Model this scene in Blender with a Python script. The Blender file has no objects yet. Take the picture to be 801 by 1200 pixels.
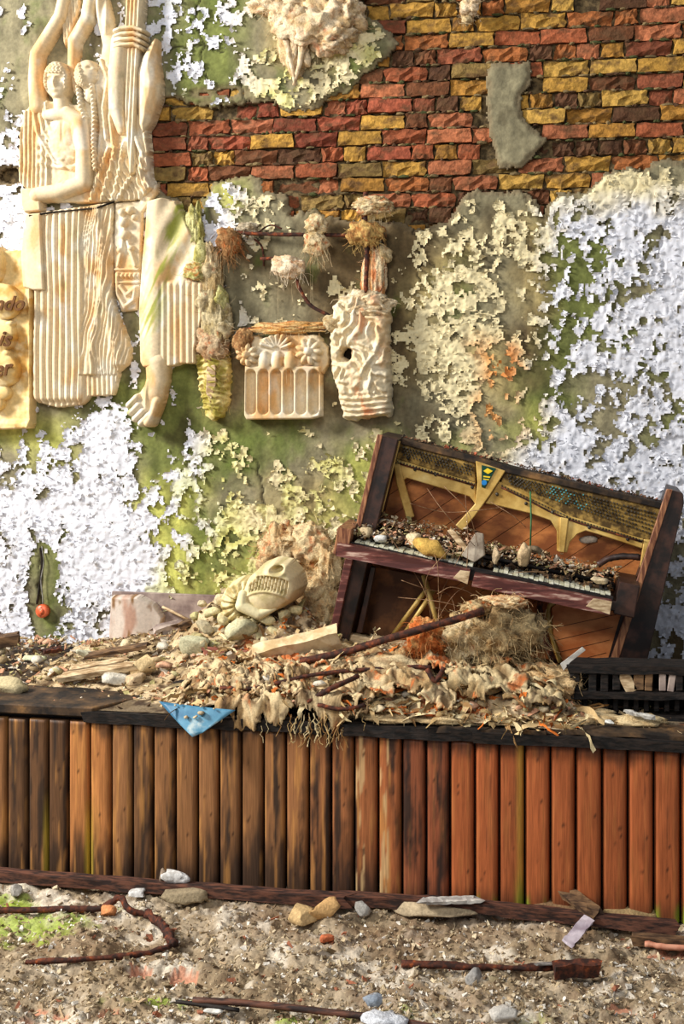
import bpy, bmesh, math, random
import numpy as np
from mathutils import Vector, Matrix, noise as mnoise
random.seed(7)
C = bpy.context.scene.collection
# ---------------------------------------------------------------- camera, light, exposure
F_PX, YH, CX = 1500.0, 423.0, 400.5
PSI = math.atan(1500/8700.0)
CAMZ = 2.4
cam_d = bpy.data.cameras.new('camera'); cam = bpy.data.objects.new('camera', cam_d); C.objects.link(cam)
cam.location = (0, 0, CAMZ); cam.rotation_euler = (math.radians(90), 0, PSI)
cam_d.sensor_fit = 'VERTICAL'; cam_d.sensor_height = 36; cam_d.lens = F_PX/1200*36
cam_d.shift_y = -(600-YH)/1200.0; cam_d.clip_start = .1; cam_d.clip_end = 100
bpy.context.scene.camera = cam
sc = bpy.context.scene
sc.view_settings.view_transform = 'Standard'; sc.view_settings.look = 'None'
sc.view_settings.gamma = 1; sc.view_settings.exposure = 0.0
w = bpy.data.worlds.new('world'); sc.world = w; w.use_nodes = True
w.node_tree.nodes['Background'].inputs[0].default_value = (.80, .88, 1, 1)
w.node_tree.nodes['Background'].inputs[1].default_value = .36
def area(name, loc, target, sx, sy, power, col):
    l = bpy.data.lights.new(name, 'AREA'); l.shape = 'RECTANGLE'; l.size = sx; l.size_y = sy; l.energy = power; l.color = col
    o = bpy.data.objects.new(name, l); C.objects.link(o); o.location = loc
    o.rotation_euler = (Vector(target)-Vector(loc)).to_track_quat('-Z', 'Y').to_euler()
area('window_daylight', (-8.6, 3.0, 6.2), (0.0, 6.6, 1.5), 1.7, 1.7, 1500, (1, .965, .91))
area('front_fill_light', (-2.2, -0.5, 6.0), (0, 6.3, .8), 2.4, 1.8, 220, (1, .97, .92))  # unseen fill lamp added high in front to brighten piano and planks

S_Y, W_Y, ZD = 5.64, 6.95, .79          # stage front plane, wall plane, deck height
Fw = np.array([-math.sin(PSI), math.cos(PSI), 0]); Rt = np.array([math.cos(PSI), math.sin(PSI), 0])
def ray(px, py):
    return Fw + Rt*((px-CX)/F_PX) + np.array([0, 0, (YH-py)/F_PX])
def P(px, py, Y):
    r = ray(px, py); t = Y/r[1]; return Vector((r[0]*t, Y, CAMZ+r[2]*t))
def G(px, py, z=0.):
    r = ray(px, py); t = (z-CAMZ)/r[2]; return Vector((r[0]*t, r[1]*t, z))
def proj(x, y, z):
    d = x*Fw[0]+y*Fw[1]; u = x*Rt[0]+y*Rt[1]
    return CX+F_PX*u/d, YH-F_PX*(z-CAMZ)/d

# ---------------------------------------------------------------- noise
def _h(ix, iy, iz, s):
    n = (ix*374761393 + iy*668265263 + iz*2147483647 + s*1274126177) & 0xffffffff
    n = ((n ^ (n >> 13))*1274126177) & 0xffffffff
    n = ((n ^ (n >> 16))*2246822519) & 0xffffffff
    return ((n ^ (n >> 15)) & 0xffffff)/float(0xffffff)
def vn(x, y, z=0., s=0):
    x = np.asarray(x, float); y = np.asarray(y, float); z = np.asarray(z, float)+np.zeros_like(x)
    fx, fy, fz = np.floor(x), np.floor(y), np.floor(z)
    ix, iy, iz = fx.astype(np.int64), fy.astype(np.int64), fz.astype(np.int64)
    tx, ty, tz = x-fx, y-fy, z-fz
    tx, ty, tz = [t*t*(3-2*t) for t in (tx, ty, tz)]
    def c(a, b, d): return _h(ix+a, iy+b, iz+d, s)
    r = 0
    for d in (0, 1):
        a = c(0, 0, d)*(1-tx)+c(1, 0, d)*tx; b = c(0, 1, d)*(1-tx)+c(1, 1, d)*tx
        r = r + (a*(1-ty)+b*ty)*(tz if d else 1-tz)
    return r*2-1
def fbm(x, y, z=0., o=4, s=0, g=.5):
    a, t, r = 1., 0., 0.
    for i in range(o):
        r = r + a*vn(np.asarray(x)*2**i+i*13.7, np.asarray(y)*2**i-i*7.3, np.asarray(z)*2**i, s+i); t += a; a *= g
    return r/t
def ridge(x, y, z=0., o=3, s=0):
    a, t, r = 1., 0., 0.
    for i in range(o):
        r = r + a*(1-2*np.abs(vn(np.asarray(x)*2**i+i*3.1, np.asarray(y)*2**i+i*9.2, np.asarray(z)*2**i, s+i))); t += a; a *= .5
    return r/t
def sst(a, b, x):
    t = np.clip((x-a)/(b-a), 0, 1); return t*t*(3-2*t)
def lin(c):
    c = np.asarray(c, float)/255.; return np.where(c <= .04045, c/12.92, ((c+.055)/1.055)**2.4)
def mixc(a, b, t):
    t = np.asarray(t)[..., None]; return a*(1-t)+b*t

# ---------------------------------------------------------------- materials
def mat_base(name):
    m = bpy.data.materials.new(name); m.use_nodes = True; nt = m.node_tree
    return m, nt, nt.nodes['Principled BSDF']
def _noise(nt, scale, detail=5, coord='Object', stretch=None, rough=.6):
    tc = nt.nodes.new('ShaderNodeTexCoord'); mp = nt.nodes.new('ShaderNodeMapping'); n = nt.nodes.new('ShaderNodeTexNoise')
    nt.links.new(tc.outputs[coord], mp.inputs[0]); nt.links.new(mp.outputs[0], n.inputs['Vector'])
    if stretch: mp.inputs['Scale'].default_value = stretch
    n.inputs['Scale'].default_value = scale; n.inputs['Detail'].default_value = detail; n.inputs['Roughness'].default_value = rough
    return n
def _mul(nt, col_socket, fac_socket, lo, hi):
    mr = nt.nodes.new('ShaderNodeMapRange'); nt.links.new(fac_socket, mr.inputs[0])
    mr.inputs['From Min'].default_value = .3; mr.inputs['From Max'].default_value = .7
    mr.inputs['To Min'].default_value = lo; mr.inputs['To Max'].default_value = hi
    mx = nt.nodes.new('ShaderNodeMix'); mx.data_type = 'RGBA'; mx.blend_type = 'MULTIPLY'; mx.inputs[0].default_value = 1
    nt.links.new(col_socket, mx.inputs[6]); nt.links.new(mr.outputs[0], mx.inputs[7]); return mx.outputs[2]
def _bump(nt, b, h, strength, dist=.01):
    bp = nt.nodes.new('ShaderNodeBump'); bp.inputs['Strength'].default_value = strength; bp.inputs['Distance'].default_value = dist
    nt.links.new(h, bp.inputs['Height']); nt.links.new(bp.outputs[0], b.inputs['Normal'])
def M_attr(name, rough=.85, scale=60, bump=.4, dist=.006, lo=.75, hi=1.15, stretch=None, src='attr'):
    m, nt, b = mat_base(name)
    if src == 'attr':
        a = nt.nodes.new('ShaderNodeAttribute'); a.attribute_name = 'Col'; cs = a.outputs['Color']
    else:
        a = nt.nodes.new('ShaderNodeObjectInfo'); cs = a.outputs['Color']
    n = _noise(nt, scale, stretch=stretch)
    nt.links.new(_mul(nt, cs, n.outputs[0], lo, hi), b.inputs['Base Color'])
    b.inputs['Roughness'].default_value = rough; b.inputs['Specular IOR Level'].default_value = .25
    _bump(nt, b, n.outputs[0], bump, dist); return m
def M_two(name, c1, c2, scale=8, rough=.8, bump=.3, dist=.005, stretch=None, metal=0, spec=.3, c3=None, lo=.42, hi=.6):
    m, nt, b = mat_base(name); n = _noise(nt, scale, 6, stretch=stretch)
    r = nt.nodes.new('ShaderNodeValToRGB'); nt.links.new(n.outputs[0], r.inputs[0])
    r.color_ramp.elements[0].position = lo; r.color_ramp.elements[1].position = hi
    r.color_ramp.elements[0].color = (*lin(c1), 1); r.color_ramp.elements[1].color = (*lin(c2), 1)
    if c3:
        e = r.color_ramp.elements.new(min(hi+.12, .95)); e.color = (*lin(c3), 1)
    nt.links.new(r.outputs[0], b.inputs['Base Color']); b.inputs['Roughness'].default_value = rough
    b.inputs['Metallic'].default_value = metal; b.inputs['Specular IOR Level'].default_value = spec
    _bump(nt, b, n.outputs[0], bump, dist); return m
m_plaster = M_attr('bare plaster', .9, 45, .5, .008)
m_paint = M_attr('peeling paint', .6, 70, .35, .004, .88, 1.06)
m_cast = M_attr('cast plaster relief', .7, 60, .25, .004, .85, 1.08)
m_rub = M_attr('rubble', .9, 80, .6, .008, .65, 1.2)
m_fib = M_attr('matted fibre', .95, 110, .8, .008, .6, 1.25)
m_cloth = M_attr('plaster soaked hessian', .9, 150, .6, .004, .7, 1.15)
m_plank = M_attr('stage plank wood', .5, 6, .35, .004, .66, 1.2, stretch=(26, 26, 1.0))
m_brick = M_attr('brick', .9, 40, .9, .012, .6, 1.3, src='obj')
def _brick_dirt():
    nt = m_brick.node_tree; b = nt.nodes['Principled BSDF']; src = b.inputs['Base Color'].links[0].from_socket
    n = _noise(nt, 11, 5, stretch=(1, 1, 1.6)); oi = nt.nodes.new('ShaderNodeObjectInfo'); n.noise_dimensions = '4D'
    ml = nt.nodes.new('ShaderNodeMath'); ml.operation = 'MULTIPLY'; ml.inputs[1].default_value = 37; nt.links.new(oi.outputs['Random'], ml.inputs[0]); nt.links.new(ml.outputs[0], n.inputs['W'])
    mr = nt.nodes.new('ShaderNodeMapRange'); nt.links.new(n.outputs[0], mr.inputs[0]); mr.inputs['From Min'].default_value = .5; mr.inputs['From Max'].default_value = .64; mr.inputs['To Max'].default_value = .8
    mx = nt.nodes.new('ShaderNodeMix'); mx.data_type = 'RGBA'; nt.links.new(mr.outputs[0], mx.inputs[0]); nt.links.new(src, mx.inputs[6]); mx.inputs[7].default_value = (*lin((84, 60, 38)), 1)
    nt.links.new(mx.outputs[2], b.inputs['Base Color'])
_brick_dirt()
m_mortar = M_two('mortar', (62, 50, 32), (112, 94, 64), 30, .95, .8, .01)
m_rust = M_two('rusty iron', (46, 28, 22), (96, 50, 32), 34, .85, .7, .004, c3=(160, 82, 40))
m_black = M_two('charred wood', (12, 10, 9), (42, 33, 28), 18, .7, .7, .006, stretch=(1, 4, 4))
m_deck = M_two('dirty deck board', (30, 24, 20), (82, 62, 42), 9, .75, .5, .005, c3=(134, 98, 58))
m_batten = M_two('weathered red batten', (44, 30, 26), (104, 66, 50), 12, .7, .6, .005, stretch=(1, 5, 5))
m_pwood = M_two('piano side veneer', (26, 18, 16), (70, 44, 34), 9, .45, .25, .003, spec=.5)
m_pedge = M_two('worn piano edge', (104, 62, 44), (170, 118, 82), 14, .5, .3, .003, stretch=(4, 4, .6))
m_prail = M_two('stained key rail', (74, 34, 30), (116, 64, 56), 6, .45, .4, .003, stretch=(1, 3, 6), c3=(206, 176, 158), spec=.5, lo=.45, hi=.56)
m_gold = M_two('gilded iron plate', (170, 130, 56), (220, 184, 104), 7, .42, .2, .003, metal=.1, spec=.5, c3=(236, 208, 136), lo=.36, hi=.58)
m_pinf = M_two('stained pin field', (84, 64, 32), (176, 142, 74), 22, .6, .5, .004, metal=.2)
m_sound = M_two('spruce soundboard', (138, 78, 40), (200, 126, 68), 5, .5, .2, .002, stretch=(1, 1, 2), c3=(214, 146, 90))
m_sounddk = M_two('shaded brown board', (84, 54, 34), (140, 92, 56), 6, .55, .2, .002)
m_steel = M_two('dark steel', (40, 38, 36), (90, 84, 74), 30, .5, .2, .001, metal=.6)
m_wire = M_two('old piano wire', (120, 86, 60), (176, 140, 104), 30, .5, .1, .001, metal=.3)
m_teal = M_two('teal corroded pins', (40, 90, 96), (90, 170, 172), 60, .6, .2, .001)
m_ivory = M_two('key covering', (196, 192, 160), (226, 224, 204), 30, .4, .1, .001, spec=.5)
m_ebony = M_two('black key', (14, 13, 12), (36, 32, 30), 30, .5, .1, .001)
m_palewood = M_two('pale timber', (150, 122, 88), (214, 190, 152), 12, .8, .4, .004, stretch=(1, 4, 4))
m_brownwood = M_two('old brown timber', (64, 46, 32), (126, 96, 66), 10, .8, .5, .005, stretch=(1, 4, 4))
m_panel = M_two('stained skirting board', (120, 102, 96), (176, 158, 146), 5, .6, .2, .003, c3=(200, 186, 170))
m_orange = M_two('orange plastic', (222, 92, 50), (238, 118, 74), 20, .4, .05, .001, spec=.5)
m_cable = M_two('grey cable', (96, 92, 88), (150, 146, 140), 20, .6, .1, .001)
m_blue = M_two('blue poster sheet', (54, 104, 136), (92, 146, 172), 6, .4, .1, .001, c3=(208, 214, 204), lo=.4, hi=.58)
m_white = M_two('white crust', (176, 172, 166), (232, 230, 226), 30, .8, .8, .006)
m_paper = M_two('grey strip', (150, 146, 140), (200, 196, 186), 14, .6, .2, .002)
m_green_l = M_two('badge green', (12, 52, 40), (18, 66, 50), 20, .4, .05, .001)
m_yel = M_two('badge yellow', (228, 196, 30), (240, 210, 50), 20, .4, .05, .001)
m_bluel = M_two('badge blue', (30, 110, 180), (40, 130, 200), 20, .4, .05, .001)
m_ink = M_two('carved lettering', (84, 52, 22), (110, 72, 34), 20, .8, .1, .001)
m_hole = M_two('painted cavity shade', (20, 16, 12), (44, 34, 24), 20, .95, .3, .004)  # cavity shade put into the colour: crack, groove, hole backing, board seams
m_pink = M_two('pinkish floor tile', (176, 110, 84), (204, 144, 116), 14, .7, .2, .002)
m_greenw = M_two('green string', (40, 84, 50), (60, 110, 66), 20, .6, .1, .001)

# ---------------------------------------------------------------- object helpers
WL = {}
def _cnt(n): return n
def tag(o, label=None, cat=None, group=None, kind=None):
    if label: o['label'] = label
    if cat: o['category'] = cat
    if group: o['group'] = group
    if kind: o['kind'] = kind
    return o
def thing(name, label, cat, loc, group=None):
    o = bpy.data.objects.new(name, None); C.objects.link(o); o.location = loc; o.empty_display_size = .05
    WL[o] = Vector(loc); return tag(o, label, cat, group)
def mk(name, verts, faces, mat, parent=None, smooth=False, cols=None, origin=None):
    v = np.asarray([tuple(p) for p in verts] if not isinstance(verts, np.ndarray) else verts, float)
    if parent is not None: off = WL[parent]
    elif origin is not None: off = Vector(origin)
    else: off = Vector((0, 0, 0))
    v = v-np.array(off)
    me = bpy.data.meshes.new(name)
    if isinstance(faces, np.ndarray):
        k = faces.shape[1]; n = len(faces)
        me.vertices.add(len(v)); me.vertices.foreach_set('co', v.ravel())
        me.loops.add(n*k); me.loops.foreach_set('vertex_index', faces.ravel().astype(np.int32))
        me.polygons.add(n); me.polygons.foreach_set('loop_start', np.arange(0, n*k, k, dtype=np.int32))
        me.update(calc_edges=True)
    else:
        me.from_pydata(v.tolist(), [], faces); me.update()
    if cols is not None:
        c = np.asarray(cols, float)
        if c.ndim == 1: c = np.tile(c, (len(v), 1))
        a = me.color_attributes.new('Col', 'FLOAT_COLOR', 'POINT')
        a.data.foreach_set('color', np.hstack([c, np.ones((len(v), 1))]).ravel())
    if smooth: me.polygons.foreach_set('use_smooth', np.ones(len(me.polygons), bool))
    me.materials.append(mat)
    o = bpy.data.objects.new(name, me); C.objects.link(o)
    if parent is not None: o.parent = parent; WL[o] = WL[parent]
    else: o.location = off; WL[o] = off
    return o
class MB:
    def __init__(s): s.v, s.f, s.c = [], [], []
    def add(s, v, f, c=None):
        b = len(s.v); s.v += [tuple(p) for p in v]; s.f += [tuple(i+b for i in q) for q in f]
        if c is not None: s.c += [tuple(c)]*len(v) if np.ndim(c) == 1 else [tuple(q) for q in c]
    def build(s, name, mat, parent=None, smooth=False, origin=None):
        return mk(name, s.v, s.f, mat, parent, smooth, np.array(s.c) if s.c else None, origin)
def tube_geo(pts, r, n=8, jit=0, cap=True):
    pts = [Vector(p) for p in pts]; m = len(pts); rs = r if hasattr(r, '__len__') else [r]*m
    v, f = [], []; up = Vector((.13, .2, .97))
    for i, p in enumerate(pts):
        t = (pts[min(i+1, m-1)]-pts[max(i-1, 0)]).normalized()
        a = t.cross(up)
        if a.length < .1: a = t.cross(Vector((1, 0, 0)))
        a.normalize(); b = t.cross(a)
        for k in range(n):
            an = 2*math.pi*k/n; rr = rs[i]*(1+random.uniform(-jit, jit))
            v.append(p+a*math.cos(an)*rr+b*math.sin(an)*rr)
    for i in range(m-1):
        for k in range(n):
            f.append((i*n+k, i*n+(k+1) % n, (i+1)*n+(k+1) % n, (i+1)*n+k))
    if cap: f.append(tuple(range(n))[::-1]); f.append(tuple((m-1)*n+k for k in range(n)))
    return v, f
def catmull(pts, n=6):
    pts = [Vector(p) for p in pts]; q = [pts[0]*2-pts[1]]+pts+[pts[-1]*2-pts[-2]]; out = []
    for i in range(1, len(q)-2):
        for k in range(n):
            t = k/n; a, b, c, d = q[i-1], q[i], q[i+1], q[i+2]
            out.append(.5*((2*b)+(c-a)*t+(2*a-5*b+4*c-d)*t*t+(3*b-a-3*c+d)*t**3))
    out.append(q[-2]); return out
def tube(name, pts, r, mat, parent=None, n=8, jit=0, smooth=True):
    v, f = tube_geo(pts, r, n, jit); return mk(name, v, f, mat, parent, smooth, None, pts[0] if parent is None else None)
def slab(name, pxs, Y, th, mat, parent=None, bev=.003, tilt=None):
    """outline in pixels, laid on the plane y=Y and given its real thickness towards the wall"""
    pts = [P(a, b, Y) for a, b in pxs]
    return prism(name, pts, Vector((0, th, 0)), mat, parent, bev)
def prism(name, pts, ext, mat, parent=None, bev=.003, jit=0):
    bm = bmesh.new(); vs = [bm.verts.new(p) for p in pts]; f = bm.faces.new(vs)
    r = bmesh.ops.extrude_face_region(bm, geom=[f]); ev = [g for g in r['geom'] if isinstance(g, bmesh.types.BMVert)]
    bmesh.ops.translate(bm, verts=ev, vec=ext)
    bmesh.ops.recalc_face_normals(bm, faces=bm.faces[:])
    if bev: bmesh.ops.bevel(bm, geom=[e for e in bm.edges], offset=bev, segments=1, affect='EDGES', clamp_overlap=True)
    if jit:
        for q in bm.verts: q.co += Vector((random.uniform(-jit, jit), random.uniform(-jit, jit), random.uniform(-jit, jit)))
    bm.normal_update(); bm.verts.index_update()
    v = [q.co.copy() for q in bm.verts]; fs = [tuple(q.index for q in fc.verts) for fc in bm.faces]; bm.free()
    return mk(name, v, fs, mat, parent, False, None, sum(pts, Vector())/len(pts) if parent is None else None)
def board_geo(a, b, wdir, w_, t_, seg=6, jit=.003, ends=.01):
    """rough timber between a and b; wdir = direction of its width"""
    a, b = Vector(a), Vector(b); d = (b-a).normalized(); wv = Vector(wdir); wv = (wv-d*wv.dot(d)).normalized(); tv = d.cross(wv)
    v, f = [], []
    for i in range(seg+1):
        for k, (sa, sb) in enumerate(((-1, -1), (0, -1), (1, -1), (1, 1), (0, 1), (-1, 1))):
            p = a.lerp(b, i/seg)+wv*sa*w_/2+tv*sb*t_/2
            p += Vector([random.uniform(-jit, jit) for _ in range(3)])
            if i in (0, seg): p += d*random.uniform(-ends, ends)
            v.append(p)
    for i in range(seg):
        for k in range(6):
            f.append((i*6+k, i*6+(k+1) % 6, (i+1)*6+(k+1) % 6, (i+1)*6+k))
    f.append((5, 4, 3, 2, 1, 0)); f.append(tuple(seg*6+k for k in range(6)))
    return v, f
def board(name, a, b, wdir, w_, t_, mat, parent=None, seg=6, jit=.003, ends=.01):
    v, f = board_geo(a, b, wdir, w_, t_, seg, jit, ends); return mk(name, v, f, mat, parent, False, None, (Vector(a)+Vector(b))/2 if parent is None else None)
_ico = {}
def ico(sub):
    if sub not in _ico:
        bm = bmesh.new(); bmesh.ops.create_icosphere(bm, subdivisions=sub, radius=1); bm.verts.index_update()
        _ico[sub] = (np.array([v.co[:] for v in bm.verts]), np.array([[q.index for q in f.verts] for f in bm.faces])); bm.free()
    return _ico[sub]
def rotm(rx, ry, rz): return np.array(Matrix.Rotation(rz, 3, 'Z') @ Matrix.Rotation(ry, 3, 'Y') @ Matrix.Rotation(rx, 3, 'X'))
def rock_geo(c, s, seed, rot=(0, 0, 0), sub=2, boxy=.6, amp=.25):
    n, f = ico(sub); mx = np.max(np.abs(n), axis=1, keepdims=True)
    v = n*(1-boxy)+(n/mx)*boxy*.8
    d = 1+amp*fbm(n[:, 0]*1.7+seed, n[:, 1]*1.7, n[:, 2]*1.7, 3, seed)+.06*(sub > 1)*fbm(n[:, 0]*7+seed, n[:, 1]*7, n[:, 2]*7, 2, seed+3)
    v = v*d[:, None]; rq = np.random.default_rng(seed)
    for _ in range(7):
        m_ = rq.normal(size=3); m_ /= np.linalg.norm(m_); v = v-np.outer(np.maximum(v@m_-rq.uniform(.5, .8), 0), m_)
    v = v*1.15*np.array(s)
    return v@rotm(*rot).T+np.array(c), f
STONE = [lin(c) for c in ((214, 194, 160), (190, 170, 140), (160, 140, 112), (226, 212, 188), (140, 122, 96), (176, 160, 116))]
def rock(name, c, s, seed, col, label, cat='rubble', group=None, rot=(0, 0, 0), boxy=.6, sub=2, mat=None, amp=.25):
    v, f = rock_geo(c, s, seed, rot, sub, boxy, amp)
    cc = mixc(np.tile(lin(col), (len(v), 1)), np.tile(lin(col)*.55, (len(v), 1)), sst(-.1, .6, fbm(v[:, 0]*14, v[:, 1]*14, v[:, 2]*14, 3, seed)))
    o = mk(name, v, f, mat or m_rub, None, False, cc, c); return tag(o, label, cat, group)

# ---------------------------------------------------------------- polygons in pixel space
def sdf(X, Y, pts):
    pts = np.array(pts, float); d = np.full(X.shape, 1e9); ins = np.zeros(X.shape, bool); n = len(pts)
    for i in range(n):
        a, b = pts[i], pts[(i+1) % n]; e = b-a; wx, wy = X-a[0], Y-a[1]
        t = np.clip((wx*e[0]+wy*e[1])/max(e@e, 1e-9), 0, 1); d = np.minimum(d, (wx-e[0]*t)**2+(wy-e[1]*t)**2)
        c = (a[1] <= Y) != (b[1] <= Y)
        with np.errstate(divide='ignore', invalid='ignore'):
            xi = a[0]+(Y-a[1])*(b[0]-a[0])/(b[1]-a[1]) if b[1] != a[1] else np.full(X.shape, 1e9)
        ins ^= c & (X < xi)
    d = np.sqrt(d); return np.where(ins, -d, d)
def chain(X, Y, pts, rad):
    """signed distance to a chain of tapering capsules, and the height of its round back"""
    pts = np.array(pts, float); rad = np.array(rad if hasattr(rad, '__len__') else [rad]*len(pts), float)
    S = np.full(X.shape, 1e9); H = np.full(X.shape, -1e9)
    for i in range(len(pts)-1):
        a, b = pts[i], pts[i+1]; e = b-a; t = np.clip(((X-a[0])*e[0]+(Y-a[1])*e[1])/max(e@e, 1e-9), 0, 1)
        d = np.hypot(X-a[0]-e[0]*t, Y-a[1]-e[1]*t); r = rad[i]*(1-t)+rad[i+1]*t
        S = np.minimum(S, d-r); H = np.maximum(H, np.where(d < r, r*np.sqrt(np.clip(1-(d/r)**2, 0, 1)), -1e9))
    return S, H
def ell(X, Y, cx, cy, rx, ry, ang=0):
    c, s = math.cos(ang), math.sin(ang); u = (X-cx)*c+(Y-cy)*s; v = -(X-cx)*s+(Y-cy)*c
    q = np.hypot(u/rx, v/ry); return (q-1)*min(rx, ry), np.sqrt(np.clip(1-q*q, 0, 1)), u, v

# ================================================================ WALL
BRICK = [(412, -90), (412, 0), (424, 15), (447, 27), (466, 50), (451, 66), (428, 85), (412, 103), (389, 112), (366, 128), (335, 130), (315, 120),
         (296, 118), (269, 126), (219, 120), (188, 112), (172, 118), (172, 216), (205, 232), (226, 262), (238, 234), (250, 217), (277, 205), (304, 209), (308, 224), (335, 230), (342, 251), (360, 245),
         (384, 252), (416, 258), (461, 260), (484, 268), (524, 262), (540, 232), (556, 224), (608, 222), (632, 240), (638, 262), (640, 240), (652, 228),
         (688, 224), (708, 202), (736, 196), (752, 200), (776, 186), (801, 190), (900, 186), (900, -90)]
PATCH = [(570, 80), (576, 74), (620, 72), (622, 92), (609, 116), (612, 138), (640, 164), (628, 178), (612, 194), (584, 197), (573, 160), (570, 120)]
COV = ["22222455675000000000", "12333323456000000000", "12333323571000000000", "32222222550000000000", "63333300000000000000",
       "23222132000000005899", "86222121001123367898", "85222000000035432478", "41111014421155433656", "21111015531165442766",
       "21111001111168546578", "11111001111124543345", "52891000111123447447", "57893524332333378556", "98995524533344455687",
       "99998635555555555576", "96999745655555555544", "94998455555555555544", "94999455555555555544"]
BAS = ["GGGGGVVGTGVGGGGGGGGG", "GGGGGVVGTTVGGGGGGGGG", "GGGGGVVGGGVGGGGGGGGG", "GGGGGVVGGTVGGGGGGGGG", "GGGGGGGGGGGGGGGGGGGG",
       "BGGGGGLGGGGGGGGGGGGG", "GGGGGBGGGBBBBGBTVGGG", "GGGGGBBBGBBBBTGBVVVG", "GGGGVBGGBBBBTVGTVVGG", "GGGGVVGGGBBBTGGBVVVG",
       "GGGGVVBBGGBBTTTBVGVV", "GGVVVVBGGBBBGGTVVGGG", "LLGVVVVVVGGGBGGLGGGV", "GLGGVVVVGGLLGLGGGGGG", "GGGGLLGGTTLLGGGGGGGG",
       "GVGGLLVGTLTTGGGGGGGG", "GVGGLLVLTTTTGGGGGGGG", "GVGGLLLLTTTTGGGGGGGG", "GVGGLLLLTTTTGGGGGGGB"]
BC = {'G': (136, 128, 100), 'B': (96, 80, 54), 'V': (108, 114, 60), 'L': (176, 176, 92), 'T': (172, 154, 104), 'O': (196, 122, 62)}
PT = ["WWWWWWWCCCCCCCCCCCCC"]*6+["WWWWWWWCCCCCCCCCWWWW"]*4+["WWWWWWCCCCCCCCOCWWWW"]*3+["WWWWWWYCCCCYCCCWWWWW"]*3+["WWWWWYYYCCCCCCCWWWWW"]*3
PC = {'W': (220, 221, 228), 'C': (222, 208, 164), 'Y': (214, 210, 140), 'O': (222, 156, 84)}
covg = np.array([[int(c) for c in r] for r in COV], float)/10.+.04*(1)
basg = np.array([[lin(BC[c]) for c in r] for r in BAS]); ptg = np.array([[lin(PC[c]) for c in r] for r in PT])
def samp(g, px, py):
    gx = np.clip((px-20)/40., 0, g.shape[1]-1.001); gy = np.clip((py-20)/40., 0, g.shape[0]-1.001)
    i, j = np.floor(gx).astype(int), np.floor(gy).astype(int); a, b = gx-i, gy-j
    if g.ndim == 3: a, b = a[..., None], b[..., None]
    return (g[j, i]*(1-a)+g[j, i+1]*a)*(1-b)+(g[j+1, i]*(1-a)+g[j+1, i+1]*a)*b
def grid_faces(nx, ny, keep=None):
    i, j = np.meshgrid(np.arange(nx-1), np.arange(ny-1)); a = (j*nx+i)
    q = np.stack([a, a+1, a+nx+1, a+nx], -1).reshape(-1, 4)
    return q if keep is None else q[keep.reshape(-1)]
def compact(v, f, cols):
    used = np.unique(f); mp = -np.ones(len(v), int); mp[used] = np.arange(len(used)); return v[used], mp[f], cols[used]
x_l, x_r = P(-70, 0, W_Y).x, P(870, 0, W_Y).x
z_t, z_b = P(400, -70, W_Y).z, ZD-.12
st = .0085
gx = np.arange(x_l, x_r, st); gz = np.arange(z_b, z_t, st); X, Z = np.meshgrid(gx, gz); nx, nz = len(gx), len(gz)
PX, PY = proj(X, W_Y, Z)
wob = 5*fbm(PX/9, PY/9, 0, 3, 5)+2.5*vn(PX/3, PY/3, 0, 8)
sb = sdf(PX, PY, BRICK)+wob; sp = sdf(PX, PY, PATCH)+wob*.6
hole = np.maximum(sb, -sp)                         # <0 : plaster has fallen, bricks show
for hx, hy, ra, rb in ((10, 205, 14, 9), (268, 108, 13, 4), (236, 110, 7, 3)):
    hole = np.minimum(hole, ell(PX, PY, hx, hy, ra, rb)[0]+wob*.5)
def crackd(pts): return np.min([chain(PX+3*vn(PX/7, PY/7, 0, 31), PY+3*vn(PX/7, PY/7, 0, 32), pts, .2)[0]], axis=0)
CRK = [[(233, 0), (230, 20), (237, 50), (236, 75), (243, 95)], [(0, 120), (20, 160), (14, 200), (30, 226)], [(196, 58), (236, 54), (262, 60)],
       [(752, 196), (738, 232), (705, 262), (680, 272)], [(700, 264), (727, 276), (724, 300)], [(496, 200), (496, 300), (520, 330)], [(484, 268), (494, 290), (490, 330)],
       [(283, 95), (286, 120)], [(0, 214), (22, 208), (34, 198)], [(48, 640), (46, 680), (47, 712)], [(785, 250), (770, 300), (790, 340)], [(300, 540), (312, 600), (300, 650)]]
ck = np.min([crackd(c) for c in CRK], axis=0)
depth = .006*fbm(PX/60, PY/60, 0, 3, 2)+.0022*fbm(PX/6, PY/6, 0, 3, 3)+.012*(1-sst(0, 7, hole))-.010*sst(1.6, .2, ck)*-1
Yp = W_Y+depth
bc = samp(basg, PX+22*fbm(PX/30, PY/30, 0, 3, 40), PY+26*fbm(PX/30, PY/30, 0, 3, 41))
streak = fbm(PX/9, PY/70, 0, 4, 50); mott = fbm(PX/14, PY/14, 0, 4, 51)
bc = bc*(1+.38*streak+.38*mott)[..., None]
bc = mixc(bc, lin((98, 114, 50)), sst(.18, .55, fbm(PX/26, PY/40, 0, 4, 52))*.5*(PX < 480))
bc = mixc(bc, lin((66, 56, 38)), sst(.2, .6, fbm(PX/22, PY/34, 0, 4, 53))*.55)
bc = mixc(bc, lin((120, 104, 78)), (1-sst(0, 9, hole))*.8)
bc = mixc(bc, lin((40, 32, 22)), sst(1.5, .2, ck)*.8)
bc = np.clip(bc, .01, .9)
V = np.stack([X, Yp, Z], -1).reshape(-1, 3)
hq = (hole[:-1, :-1]+hole[1:, 1:]+hole[1:, :-1]+hole[:-1, 1:])/4
keep = hq > 0
fq = grid_faces(nx, nz, keep)
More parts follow.
